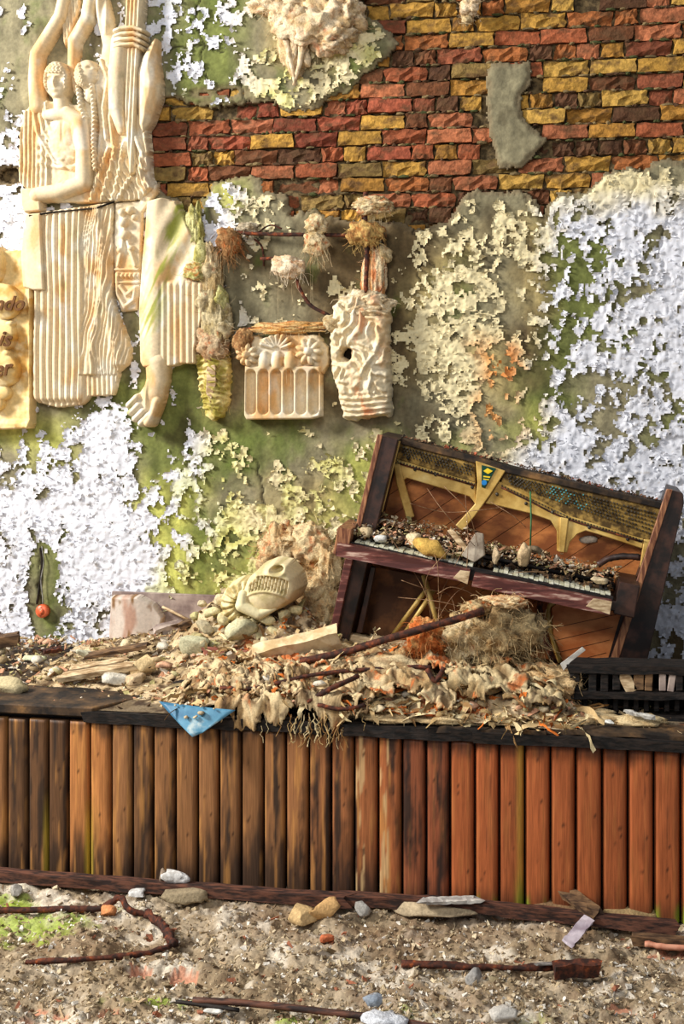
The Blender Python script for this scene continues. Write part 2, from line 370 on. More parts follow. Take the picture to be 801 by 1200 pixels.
wall = mk('wall_back', [(-5.5, W_Y+.055, 0), (4, W_Y+.055, 0), (4, W_Y+.055, 5.2), (-5.5, W_Y+.055, 5.2)] + [(-5.5, W_Y+.3, 0), (4, W_Y+.3, 0), (4, W_Y+.3, 5.2), (-5.5, W_Y+.3, 5.2)],
          [(0, 1, 2, 3), (7, 6, 5, 4), (0, 4, 5, 1), (3, 2, 6, 7), (0, 3, 7, 4), (1, 5, 6, 2)], m_mortar)
tag(wall, kind='structure')
# rim of the plaster: push border vertices of the kept area back to the brickwork
cnt = np.zeros(nx*nz); np.add.at(cnt, fq.ravel(), 1)
C2 = bc.reshape(-1, 3)
v2, f2, c2 = compact(V, fq, C2)
# side walls for open edges
e = np.concatenate([f2[:, [0, 1]], f2[:, [1, 2]], f2[:, [2, 3]], f2[:, [3, 0]]])
es = np.sort(e, 1); key = es[:, 0].astype(np.int64)*10**7+es[:, 1]; uq, idx, ct = np.unique(key, return_index=True, return_counts=True)
be = e[idx[ct == 1]]; n0 = len(v2)
vb = v2[be.ravel()].copy(); vb[:, 1] = W_Y+.05
f3 = np.stack([be[:, 1], be[:, 0], n0+np.arange(len(be))*2, n0+np.arange(len(be))*2+1], 1)
v2 = np.vstack([v2, vb]); c2 = np.vstack([c2, np.tile(lin((110, 96, 72)), (len(vb), 1))]); f2 = np.vstack([f2, f3])
pl = mk('plaster_layer', v2, f2, m_plaster, wall, True, c2)
# outer plain wall beyond the detailed area
for nm, a, b, c, d in (('outer_plaster', -5.5, x_l, 0, 5.2), ('outer_plaster', x_r-.01, 4, 0, 5.2), ('outer_plaster', x_l, x_r, z_t-.01, 5.2), ('outer_plaster', x_l, x_r, 0, z_b+.01)):
    mk(nm, [(a, W_Y+.01, c), (b, W_Y+.01, c), (b, W_Y+.01, d), (a, W_Y+.01, d), (a, W_Y+.05, c), (b, W_Y+.05, c), (b, W_Y+.05, d), (a, W_Y+.05, d)],
       [(0, 1, 2, 3), (0, 4, 5, 1), (3, 2, 6, 7), (0, 3, 7, 4), (1, 5, 6, 2), (7, 6, 5, 4)], m_plaster, wall, False, np.tile(lin((150, 142, 118)), (8, 1)))
# paint layer
pn = fbm(PX/13, PY/17, 0, 5, 70, .74)+.3*fbm(PX/60, PY/90, 0, 2, 71)-.5*np.exp(-(np.abs(vn(PX/11+.5*vn(PX/4, PY/4, 0, 3), PY/13, 0, 72))/.035)**2)*-1
rk = np.empty(pn.size); rk[np.argsort(pn.ravel())] = np.arange(pn.size)/pn.size; rk = rk.reshape(pn.shape)
cv = samp(covg, PX+10*fbm(PX/16, PY/16, 0, 3, 74), PY+10*fbm(PX/16, PY/16, 0, 3, 75))
strip = ell(PX, PY, 50, 692, 15, 62)[0]
cv = np.where(strip+wob < 0, .02, cv)
pm = cv-rk
pm = np.where(hole < 3+2*wob*.3, -1, pm)
pm = np.where((sp < 10) & (pm > 0), np.where(vn(PX/6, PY/9, 0, 99) > .45, .02, -1), pm)
Yt = Yp-.0035-.007*np.abs(fbm(PX/6, PY/7, 0, 3, 76))-.010*np.clip(ridge(PX/9, PY/11, 0, 3, 78), 0, 1)**1.5-.014*(1-sst(0, .09, pm))*np.clip(vn(PX/6, PY/6, 0, 77)+.35, 0, 1)
pc = samp(ptg, PX+20*fbm(PX/25, PY/25, 0, 3, 80), PY+20*fbm(PX/25, PY/25, 0, 3, 81))
pc = pc*(1+.10*fbm(PX/12, PY/20, 0, 4, 82))[..., None]
ye = sst(.0, .5, fbm(PX/24, PY/30, 0, 3, 83))*((PX > 170) & (PX < 480) & (PY > 480) | ((PX > 180) & (PY < 130)))
pc = mixc(pc, lin((196, 196, 90)), ye*.55)
pc = mixc(pc, lin((170, 150, 110)), (1-sst(0, .06, pm))*.35)
pc = mixc(pc, lin((220, 130, 50)), sst(30, 5, np.hypot(PX-595, (PY-432)*.8)+8*mott)*.8)
pc = np.clip(pc, .02, .86)
Vp = np.stack([X, Yt, Z], -1).reshape(-1, 3)
pq = (pm[:-1, :-1]+pm[1:, 1:]+pm[1:, :-1]+pm[:-1, 1:])/4
fp = grid_faces(nx, nz, pq > 0); v4, f4, c4 = compact(Vp, fp, pc.reshape(-1, 3))
mk('paint_layer', v4, f4, m_paint, wall, False, c4)
# loose curled flakes
rg = np.random.default_rng(3); mb = MB()
cand = np.argwhere((pm > .0) & (pm < .8)); pick = cand[rg.choice(len(cand), 12000, replace=False)]
for (j, i) in pick:
    if rg.random() > .45+.5*(pm[j, i] < .15): continue
    c = np.array([X[j, i], Yt[j, i]-.002, Z[j, i]]); s = .007+.021*rg.random()**1.8; k = rg.integers(4, 7)
    an = np.sort(rg.uniform(0, 2*math.pi, k)); rr = s*rg.uniform(.5, 1, k); ta = rg.uniform(0, 2*math.pi); lift = rg.uniform(.1, .9)
    u, v = np.cos(an)*rr, np.sin(an)*rr*.8; out = u*math.cos(ta)+v*math.sin(ta)
    pts = [c+[0, -.004, 0]]+[c+np.array([u[q], -lift*max(out[q]+s*.4, 0)-.001, v[q]]) for q in range(k)]
    col = pc[j, i]*rg.uniform(.9, 1.08)
    mb.add(pts, [(0, 1+q, 1+(q+1) % k) for q in range(k)], col)
tag(mb.build('paint_flake', m_paint, wall), kind='stuff')
# bricks
BCOL = [(156, 86, 54), (180, 136, 60), (130, 72, 48), (108, 66, 40), (186, 146, 70), (166, 100, 54), (168, 120, 52), (88, 58, 38), (128, 104, 58), (166, 100, 66)]
def brick_mesh(L, H, D, seed, rough):
    rs = random.Random(seed); v, f = [], []; a, b = 6, 3
    for j in range(b+1):
        for i in range(a+1):
            x = (i/a-.5)*L; z = (j/b-.5)*H; y = 0
            edge = i in (0, a) or j in (0, b)
            y += rs.uniform(0, rough)+(rs.uniform(.003, .012) if edge else 0)
            x += rs.uniform(-.5, .5)*.014; z += rs.uniform(-.5, .5)*.011
            v.append((x, y, z))
    for j in range(b):
        for i in range(a): q = j*(a+1)+i; f.append((q, q+1, q+a+2, q+a+1))
    n = len(v); per = [i for i in range(a+1)]+[(j+1)*(a+1)-1 for j in range(1, b+1)]+[b*(a+1)+i for i in range(a-1, -1, -1)]+[j*(a+1) for j in range(b-1, 0, -1)]
    for p in per: v.append((v[p][0], D, v[p][2]))
    for q in range(len(per)):
        r_ = (q+1) % len(per); f.append((per[q], n+q, n+r_, per[r_]))
    return v, f
BM = {}
for L in (.235, .115):
    for k in range(6):
        v, f = brick_mesh(L, .076, .075, k*7+int(L*1000), .008 if k < 3 else .03); me = bpy.data.meshes.new('brick'); me.from_pydata(v, [], f); me.update(); me.materials.append(m_brick); BM[(L, k)] = me
bp = np.array(BRICK); rr = random.Random(11); row = 0; z = 2.85; nb = 0
while z < z_t+.02:
    x = x_l+(.0 if row % 2 else -.12)
    head = row % 3 == 2
    while x < x_r:
        L = .115 if (rr.random() < (.75 if head else .12)) else .235
        cxw = x+L/2; a, b = proj(cxw, W_Y, z); zoff = 0
        near = [sdf(np.array([[q]]), np.array([[b]]), BRICK)[0, 0] for q in (a-18, a, a+18)]
        inp = sdf(np.array([[a]]), np.array([[b]]), PATCH)[0, 0]
        if min(near) < 14 and inp > -8 and a < 840 and b > -25:
            k = rr.randrange(6); o = bpy.data.objects.new('brick', BM[(L, k)]); C.objects.link(o); o.parent = wall
            o.location = (cxw, W_Y+.012+rr.uniform(-.007, .012)+(.03 if rr.random() < .09 else 0), z+rr.uniform(-.003, .003)); o.rotation_euler = (rr.uniform(-.03, .03), rr.uniform(-.02, .02), rr.uniform(-.05, .05))
            c = rr.choice(BCOL)
            if a < 250: c = rr.choice([BCOL[1], BCOL[4], BCOL[2], BCOL[0], BCOL[8]])
            if 260 < a < 460 and 120 < b < 180: c = rr.choice([(150, 78, 54), (128, 64, 44), (160, 96, 66), BCOL[1]])
            c = lin(c)*rr.uniform(.75, 1.15); o.color = (*c, 1); nb += 1
        x += L+.012
    z += .0865; row += 1
mb = MB()      # broken mortar crumbs squeezed between the courses
for k in range(700):
    a, b = rr.uniform(176, 830), rr.uniform(-20, 265)
    if sdf(np.array([[a]]), np.array([[b]]), BRICK)[0, 0] > -1 or sdf(np.array([[a]]), np.array([[b]]), PATCH)[0, 0] < 0: continue
    z = 2.85+.0865*round((P(a, b, W_Y).z-2.85-.043)/.0865)+.043; x = P(a, b, W_Y).x
    v, f = rock_geo((x, W_Y+.028, z), (rr.uniform(.01, .035), .016, rr.uniform(.006, .013)), k, (0, 0, 0), 1, .3, .5)
    mb.add(v, f, lin(rr.choice([(104, 88, 58), (128, 108, 72), (84, 60, 40), (70, 74, 40)])))
tag(mb.build('mortar_crumb', m_rub, wall), kind='stuff')

# ================================================================ RELIEFS ON THE WALL
KM = 1/203.
def relief(name, box, fn, parent, base=W_Y, colf=None, step=1.0, mat=None, edge=2.2, origin=None):
    x0, y0, x1, y1 = box; xs = np.arange(x0-3, x1+3, step); ys = np.arange(y0-3, y1+3, step)
    A, B = np.meshgrid(xs, ys); S, H = fn(A, B); H = np.clip(H, -1, 60)
    Sg = S; gyy, gxx = np.gradient(Sg, step); gl = np.hypot(gxx, gyy)+1e-6
    pr = np.sqrt(np.clip(1-(1-np.clip(-S/edge, 0, 1))**2, 0, 1))
    Hh = np.where(S < 0, H*pr, -3.)
    ring = (S >= 0) & (S < step*1.6)
    A2 = np.where(ring, A-gxx/gl*np.minimum(S, step*1.6), A); B2 = np.where(ring, B-gyy/gl*np.minimum(S, step*1.6), B)
    ok = S < step*1.6
    k = ok[:-1, :-1] & ok[1:, 1:] & ok[1:, :-1] & ok[:-1, 1:]
    r = Fw[None, None]+Rt*((A2-CX)/F_PX)[..., None]+np.array([0, 0, 1])*((YH-B2)/F_PX)[..., None]
    t = base/r[..., 1]; Vx = r[..., 0]*t; Vz = CAMZ+r[..., 2]*t
    V = np.stack([Vx, base-Hh*KM*1.25, Vz], -1).reshape(-1, 3)
    col = colf(A, B) if colf else creamc(A, B)
    ny_, nx_ = A.shape
    f = grid_faces(nx_, ny_, k); f = f[:, ::-1]
    v, f, c = compact(V, f, np.clip(col, .01, .88).reshape(-1, 3))
    return mk(name, v, f, mat or m_cast, parent, True, c)
def creamc(A, B):
    c = np.tile(lin((218, 198, 162)), A.shape+(1,)).astype(float)
    c = mixc(c, lin((214, 164, 100)), sst(-.1, .5, fbm(A/16, B/40, 0, 4, 201))*.75)
    c = mixc(c, lin((226, 220, 204)), sst(.05, .5, fbm(A/14, B/24, 0, 3, 202))*.6)
    c = mixc(c, lin((150, 140, 100)), sst(.35, .7, fbm(A/10, B/30, 0, 4, 203))*.5)
    return c
U_ = np.maximum
def pleat(A, B, per, ph=0, wob=1.5, sh=.7):
    q = (A+wob*fbm(A/30, B/60, 0, 2, 210))/per+ph; s = np.abs(np.sin(math.pi*q)); return s**sh
main = thing('figure_relief', 'tall cream relief of two robed figures with raised arms and a hand gripping a torch', 'sculpture', P(95, 470, W_Y))
def robes(A, B):
    S = sdf(A, B, [(40, 126), (55, 118), (100, 125), (122, 70), (140, 74), (150, 110), (176, 150), (178, 175), (181, 208), (184, 222), (168, 236), (110, 240), (60, 238), (30, 220), (26, 214), (27, 160), (31, 135)])+.8*vn(A/4, B/4, 0, 9)
    H = 9+2.6*pleat(A, B, 5.2, 0, 4)*(A < 62)+1.6*np.sin((A*.7-B*.25)/2.4+2*fbm(A/20, B/20, 0, 2, 3))*(A > 112)
    H = H+3.2*np.exp(-((A-(60+(B-125)*.28))/5)**2)*(B > 122)*(B < 200)
    for k in range(5):                                         # swags across the chest
        rr_ = 22+k*9; d = np.abs(np.hypot(A-78, (B-140))-rr_); H = H+2.2*np.exp(-(d/2.2)**2)*(B > 165)*(A > 50)*(A < 96)*(B < 218)
    sh, hh, _, _ = ell(A, B, 80, 162, 20, 36); H = U_(H, 9+6*hh)
    for pts, r_ in (([(124, 74), (132, 96), (126, 130), (130, 165)], 3.2), ([(132, 78), (140, 100), (134, 140), (138, 175)], 3), ([(118, 104), (124, 150), (120, 200)], 2.6), ([(132, 176), (122, 205), (112, 236)], 3), ([(140, 176), (132, 208), (124, 238)], 2.8), ([(150, 170), (144, 206), (136, 238)], 2.8), ([(164, 164), (172, 182), (170, 204), (178, 222)], 4), ([(174, 160), (178, 180), (176, 200)], 3), ([(156, 212), (148, 226), (142, 238)], 3), ([(54, 120), (62, 150), (82, 174), (94, 178)], 2.8), ([(50, 122), (56, 156), (76, 182), (92, 188)], 2.6), ([(44, 126), (50, 160), (70, 192), (90, 200)], 2.6)):
        H = U_(H, 9+1.7*chain(A, B, pts, r_)[1])
    H = H+2.2*np.exp(-(np.hypot(A-142, B-178)/4)**2)+1.5*np.abs(np.sin(np.arctan2(B-178, A-142)*4))*(np.hypot(A-142, B-178) < 9)
    H = H+1.5*np.sin((A*.8-B*.3+3*fbm(A/12, B/12, 0, 2, 7))*1.3)*sst(104, 112, A)*sst(178, 190, B)
    return S, H+.5*fbm(A/4, B/4, 0, 2, 5)
relief('robe', (24, 66, 190, 244), robes, main)
def arms(A, B):
    S1, H1 = chain(A, B, [(82, -14), (74, 22), (47, 66), (46, 96), (49, 128)], [7.5, 8, 8.5, 9.5, 10.5])
    return S1, H1*1.1+5
relief('raised_arm', (28, -16, 96, 142), arms, main)
relief('raised_arm', (74, -16, 124, 125), lambda A, B: (lambda s, h: (s, h*1.1+4))(*chain(A, B, [(112, -14), (106, 24), (90, 50), (88, 78), (94, 108)], [9, 9, 8, 6.5, 6])), main)
relief('raised_arm', (106, -16, 146, 90), lambda A, B: (lambda s, h: (s, h*.9+3+1.2*np.sin(A/1.7+B/30)*(B < 45)))(*chain(A, B, [(116, -14), (126, 25), (131, 55), (130, 80)], [10, 9.5, 9, 11])), main)
relief('hanging_cloth', (66, -16, 98, 62), lambda A, B: (sdf(A, B, [(68, -14), (97, -14), (95, 12), (86, 40), (79, 58), (76, 50), (74, 20)]), 5+2*pleat(A-B*.1, B, 4)), main)
def head1(A, B):
    S, h, u, v = ell(A, B, 74, 98, 15.5, 23); H = 13+9*h
    hair = (v < -6) | (np.abs(u) > 10.5)
    H = H+np.where(hair & (S < 0), 2.2+1.1*np.sin(A*1.5+np.sin(B))*np.sin(B*1.4), 0)
    for ex in (-5, 5.2): H = H-2.6*np.exp(-((A-74-ex)/2.9)**2-((B-98)/2.2)**2)+1.3*np.exp(-((A-74-ex)/1.9)**2-((B-98)/1.1)**2)+1.0*np.exp(-((A-74-ex)/3.8)**2-((B-94)/1.1)**2)
    H = H+3.4*np.exp(-((A-74)/1.8)**2-((B-101.5)/5.2)**2)+1.8*np.exp(-((A-74)/3.2)**2-((B-111)/1.3)**2)-1.3*np.exp(-((A-74)/3.5)**2-((B-111.3)/.5)**2)
    H = H+1.6*np.exp(-((A-74)/4)**2-((B-117)/2.5)**2)
    s2, h2 = chain(A, B, [(75, 114), (78, 136)], [8.5, 10]); H = U_(H, h2+8); S = np.minimum(S, s2)
    return S, H
def bodyc(A, B):
    S, H = chain(A, B, [(62, 138), (84, 136), (99, 146), (104, 180), (104, 216), (74, 227), (50, 230)], [8, 10, 11, 10.5, 11, 10.5, 10])
    S2, h2, u, v = ell(A, B, 82, 158, 15, 26); return np.minimum(S, S2), U_(U_(H, 0)+9, 9+7*h2-1.2*np.exp(-((A-80)/1.5)**2)*(B > 145))
relief('front_figure_body', (38, 124, 120, 244), bodyc, main)
relief('front_figure_head', (54, 70, 94, 148), head1, main)
def head2(A, B):
    S, h, u, v = ell(A, B, 106, 90, 12.5, 18, .25); S = np.minimum(S, sdf(A, B, [(114, 80), (122, 90), (121, 97), (112, 102)]))
    S = np.minimum(S, sdf(A, B, [(112, 74), (119, 79), (123, 83), (119, 87), (121, 91), (118, 95), (117, 101), (108, 104)]))
    H = 12+7*h+np.where(A < 104+(B-90)*.3, 2.2+1.2*np.sin(A*1.5)*np.sin(B*1.3+A*.4), 0)-3*np.exp(-((A-112)/2.4)**2-((B-84)/1.5)**2)+1.2*np.exp(-((A-112)/1.6)**2-((B-84.4)/.8)**2)-1.6*np.exp(-((A-117)/2.5)**2-((B-93)/.7)**2)+1.5*np.exp(-((A-119)/2)**2-((B-84)/2.5)**2)
    s2, h2 = chain(A, B, [(108, 100), (112, 116)], [7, 9]); S = np.minimum(S, s2); H = U_(H, h2+7)
    return S, H
relief('second_figure_head', (90, 68, 126, 128), head2, main)
for pts in ([(98, 106), (101, 128), (106, 142)], [(114, 104), (117, 140), (116, 170), (118, 200)]):
    relief('braid', (90, 100, 126, 206), lambda A, B, p=pts: (lambda s, h: (s+.5*np.sin(B*1.2), h*1.3+12+1.3*np.sin(B*1.25+A*.6)))(*chain(A, B, p, 4)), main)
def torch(A, B):
    S = sdf(A, B, [(153, -14), (175, -14), (167, 90), (164, 205), (157, 210), (152, 150), (150, 60)]); return S, 14+2.6*pleat(A+(B*.05), B, 4.4, 0, 0)
relief('torch_shaft', (148, -16, 178, 212), torch, main)
def palm(A, B):
    S, H = chain(A, B, [(146, 52), (143, 90), (142, 130), (147, 156)], [11, 12, 10.5, 6]); H = H*1.0+9
    s2 = sdf(A, B, [(185, 46), (190, 50), (190, 76), (194, 100), (192, 118), (182, 146), (172, 161), (165, 150), (164, 90), (170, 70)])
    h2 = 8+9*np.sqrt(np.clip(-s2/12, 0, 1)); H = U_(np.where(S < 0, H, 0), np.where(s2 < 0, h2, 0)); S = np.minimum(S, s2)
    return S, H
relief('gripping_hand', (128, 30, 198, 166), palm, main)
for k in range(4):
    y = 39+k*6.4; relief('finger', (134, 28, 182, 72), lambda A, B, y=y, k=k: (lambda s, h: (s, h*1.5+15))(*chain(A, B, [(142, y+3), (150, y), (164, y-1), (174-k, y+2)], [3.6, 4, 3.9, 3.2])), main)
relief('cuff', (28, 218, 60, 256), lambda A, B: (sdf(A, B, [(30, 222), (54, 221), (56, 250), (35, 252), (31, 242)]), 15+A*0), main)
def skirt(A, B):
    top = 241+(A-55)*-.07
    S = sdf(A, B, [(44, 251), (56, 249), (136, 238), (137, 350), (141, 366), (157, 408), (155, 426), (143, 436), (140, 452), (136, 464), (108, 465), (100, 475), (70, 478), (48, 472), (43, 462), (45, 345), (44, 300)])+.8*vn(A/5, B/5, 0, 4)
    H1 = 9+4.2*pleat(A, B, 7.4, .1, 2, .55)
    H2 = 10+1.1*np.sin((A+B*.12+6*fbm(A/14, B/40, 0, 2, 8))*1.6)+3.5*np.exp(-((A-118-8*np.sin(B/40))/5)**2)
    tt = sst(99, 103, A+2*np.sin(B/20)); H = H1*(1-tt)+H2*tt
    hem = sst(438, 440, B)*(A > 98); H = H*(1-hem)+hem*(7+2.4*pleat(A, B, 5.5)); H = H-3*((A > 100)*(A-B*.35+13 > 12)*0)
    H = H-4*sst(466, 472, B)*(A < 100)
    H = H+5*np.exp(-((A-128-(B-330)*.16)/7)**2)*sst(320, 350, B)*sst(432, 426, B)
    return S, H
relief('pleated_skirt', (40, 234, 160, 482), skirt, main)
relief('smooth_drape', (28, 246, 62, 348), lambda A, B: (sdf(A, B, [(36, 252), (56, 250), (58, 300), (60, 342), (46, 342), (33, 338), (30, 300), (33, 270)]), 14+2*np.sin((A-30)/14)), main)
def orna(A, B):
    S = sdf(A, B, [(137, 238), (165, 236), (186, 214), (187, 226), (170, 250), (168, 300), (168, 340), (163, 364), (144, 366), (139, 350), (135, 300)])
    H = 7+0*A+.8*fbm(A/5, B/5, 0, 2, 3)
    for cx, cy, r in ((147, 250, 5), (156, 248, 5), (161, 256, 4), (149, 262, 6), (150, 277, 6), (144, 294, 4), (157, 292, 4)): H = U_(H, 7+r*ell(A, B, cx, cy, r, r)[1]*1.3)
    for pts in ([(149, 270), (146, 295), (142, 312)], [(153, 282), (158, 300), (162, 312)], [(144, 336), (152, 346), (162, 338), (160, 352), (152, 358)], [(141, 322), (141, 345), (150, 360)]): H = U_(H, 6+chain(A, B, pts, 3)[1]*1.5)
    for k in range(6): H = U_(H, 7+3.6*ell(A, B, 142+k*4.9, 324, 2.5, 3.2)[1]*1.2)
    H = U_(H, 7+3*((B > 315) & (B < 318))+3*((B > 330) & (B < 333)))
    return S, H
relief('ornament_band', (133, 210, 190, 370), orna, main)
mbk = MB(); v, f = tube_geo([P(34, 253, W_Y-.095), P(60, 249, W_Y-.085), P(90, 246, W_Y-.082), P(112, 244, W_Y-.078), P(134, 236, W_Y-.075)], .006, 5, .4); mbk.add(v, f); mbk.build('crack_line', m_hole, main)

# leg fragment
legt = thing('leg_relief_fragment', 'broken cream relief fragment with a draped leg and a bare foot, green-streaked', 'sculpture', P(200, 490, W_Y))
def greenc(A, B):
    c = creamc(A, B); c = mixc(c, lin((150, 156, 60)), sst(-.05, .35, fbm((A+B*.45)/7, (B-A*.3)/50, 0, 3, 220))*np.exp(-((A-(205+(270-B)*.25))/16)**2)*.95); return c
def leg(A, B):
    S = sdf(A, B, [(176, 237), (194, 233), (211, 236), (222, 262), (236, 292), (244, 315), (250, 342), (240, 380), (233, 412), (233, 426), (202, 429), (172, 431), (168, 424), (166, 361), (170, 305), (174, 270)])+1.2*vn(A/5, B/5, 0, 4)*(A > 200)
    H = 11+6*np.exp(-((A-188+(B-300)*.03)/14)**2)
    dr = np.sin(((A-176)*.55+(B-240)*.33)/2.6); H = H+1.5*dr*sst(185, 205, A)*sst(345, 325, B)
    pz = sst(192, 197, A)*sst(328, 336, B)*sst(246, 240, A); H = H*(1-pz)+pz*(12+3.4*pleat(A, B, 7.2, .2, .5, .6))
    return S, H
relief('draped_leg', (162, 230, 254, 434), leg, legt, colf=greenc)
def foot(A, B):
    S, H = chain(A, B, [(188, 424), (188, 445), (182, 468)], [15, 13.5, 14]); s2, h2 = chain(A, B, [(183, 462), (171, 480)], [15, 14.5]); S = np.minimum(S, s2); H = U_(H, h2); H = U_(H, 0)*.8+6
    for k, (cx, cy) in enumerate(((158, 474), (160, 483), (165, 490), (172, 495))):
        s3, h3 = chain(A, B, [(cx+9, cy-9), (cx+4, cy-4), (cx, cy)], [5.2, 5.0, 5.2]); S = np.minimum(S, s3); H = U_(H, np.where(s3 < 0, h3*1.9+11, 0))
    s3, h3 = chain(A, B, [(190, 470), (186, 482), (180, 494)], [6, 5.5, 6.5]); S = np.minimum(S, s3); H = U_(H, np.where(s3 < 0, h3*1.5+12, 0)); H = H+2*np.exp(-((A-178)/1.5)**2-((B-462)/16)**2)
    return S, H
relief('foot', (150, 416, 206, 506), foot, legt, colf=greenc)
# fibre clump generator --------------------------------------------------------------
RUSTC = (192, 98, 40)
def clump(name, c, s, seed, label=None, cat=None, group=None, cols=((222, 202, 160), (176, 150, 104), (140, 104, 62)), rust=.3, hairs=60, hlen=.05, sub=4, parent=None, amp=.45, stretch=1., hang=.3, mat=None, hw=.0009):
    n, f = ico(sub); q = n*1.0
    a, b, d = q[:, 0]*1.6+seed*3.1, q[:, 1]*1.6, q[:, 2]*1.6/stretch
    if sub == 4 and max(s) > .09: n, f = ico(5); q = n; a, b, d = q[:, 0]*1.6+seed*3.1, q[:, 1]*1.6, q[:, 2]*1.6/stretch
    rr_ = .92+1.25*amp*fbm(a, b, d, 3, seed)+.20*ridge(a*2.1, b*2.1, d*1.5, 2, seed+9)+.10*ridge(a*5, b*5, d*4, 2, seed+11)+.05*fbm(a*12, b*12, d*9, 2, seed+13)
    v = q*rr_[:, None]*np.array(s); v = v+np.array(c)
    c0, c1, c2 = [lin(k) for k in cols]
    t1 = sst(-.25, .35, fbm(a*1.7, b*1.7, d*1.7, 4, seed+20)); t2 = sst(.0, .5, fbm(a*2.6, b*2.6, d*2.6, 4, seed+30)); t3 = sst(.5-rust, .95-rust, fbm(a*1.5, b*1.5, d*1.5, 5, seed+40, .7)*1.3)
    cc = mixc(np.tile(c0, (len(v), 1)), c1, t1); cc = mixc(cc, c2, t2*.7); cc = mixc(cc, lin(RUSTC), t3*.85)
    o = mk(name, v, f, mat or m_fib, parent, False, cc, None if parent else c)
    if label: tag(o, label, cat, group)
    if hairs:
        mb = MB(); r2 = np.random.default_rng(seed)
        for k in range(hairs):
            i = r2.integers(len(v)); p = v[i]; nn = n[i]
            if nn[1] > .3: continue
            dirv = np.cross(nn, r2.normal(size=3)); dirv = dirv/(np.linalg.norm(dirv)+1e-6)+nn*.35+np.array([0, 0, -hang]); L = hlen*r2.uniform(.4, 1.4); pts = [Vector(p)]
            for q_ in range(4):
                dirv = dirv+r2.normal(size=3)*.45-np.array([0, 0, hang*.3]); pts.append(pts[-1]+Vector(dirv/np.linalg.norm(dirv)*L/4))
            vv, ff = tube_geo(pts, hw, 3, 0, False); mb.add(vv, ff, cc[i]*r2.uniform(.8, 1.2))
        h = mb.build('fibre', m_fib, o); tag(h, kind='stuff')
    return o
def wclump(name, px, py, Yoff, rx, ry, rz, seed, **k):
    p = P(px, py, W_Y-Yoff); return clump(name, p, (rx*KM, rz, ry*KM), seed, **k)
GRN = ((206, 200, 140), (160, 152, 80), (110, 104, 50)); BRN = ((190, 150, 100), (140, 96, 56), (96, 60, 34))
wclump('hessian_edge', 229, 318, .085, 13, 9, .03, 1, parent=legt, rust=.55, cols=GRN)
wclump('hessian_edge', 246, 330, .06, 14, 34, .04, 2, parent=legt, rust=.1, hairs=120, sub=4, stretch=1.5)
wclump('hessian_edge', 252, 372, .06, 14, 32, .045, 3, parent=legt, rust=.15, hairs=120, cols=((206, 190, 150), (170, 150, 104), (120, 100, 60)))
wclump('hessian_edge', 248, 402, .07, 17, 18, .05, 4, parent=legt, rust=.35, hairs=120, cols=((200, 176, 140), (176, 140, 100), (130, 90, 60)))
wclump('hessian_edge', 228, 275, .03, 10, 30, .03, 5, parent=legt, rust=.1, hairs=70, cols=GRN)
for k_, (a_, b_, c_, d_) in enumerate(((240, 352, 10, 14), (258, 350, 8, 14), (262, 386, 9, 12), (236, 300, 8, 14), (246, 316, 9, 12))):
    wclump('hessian_edge', a_, b_, .07, c_, d_, .04, 230+k_, parent=legt, rust=.15, hairs=60, sub=3, cols=GRN if k_ % 2 else ((214, 198, 160), (170, 150, 108), (120, 100, 66)))
f2t = thing('foot_relief_fragment', 'small greenish plaster foot fragment with carved swirls hanging below the torn hessian', 'sculpture', P(252, 490, W_Y))
def f2(A, B):
    S = sdf(A, B, [(231, 414), (270, 412), (272, 440), (270, 470), (264, 488), (252, 493), (242, 484), (236, 462), (233, 440)])+1.5*vn(A/3, B/3, 0, 6)
    d = np.hypot(A-250, B-455); H = 7+7*np.exp(-((A-253)/14)**2)+1.6*np.sin(B*.9+4*np.sin(A/9)+fbm(A/8, B/8, 0, 2, 1)*4); return S, H
relief('foot', (228, 408, 276, 496), f2, f2t, colf=lambda A, B: mixc(mixc(np.tile(lin((214, 196, 130)), A.shape+(1,)), lin((164, 150, 66)), sst(-.2, .3, fbm(A/7, B/9, 0, 3, 3))), lin((120, 90, 50)), sst(.2, .5, fbm(A/5, B/5, 0, 3, 9))*.6))
mb = MB(); r3 = np.random.default_rng(8)
for k in range(60):
    p = P(r3.uniform(234, 270), r3.uniform(430, 480), W_Y-.07); pts = [p]
    for q in range(4): pts.append(pts[-1]+Vector((r3.uniform(-.01, .01), r3.uniform(-.006, .004), -r3.uniform(.004, .02))))
    v, f = tube_geo(pts, .0009, 3, 0, False); mb.add(v, f, lin((180, 150, 90)))
tag(mb.build('fibre', m_fib, f2t), kind='stuff')
tag(slab('splinter', [(242, 430), (252, 427), (253, 450), (246, 472), (241, 460)], W_Y-.09, .012, m_palewood, f2t), 'pale loose splinter')

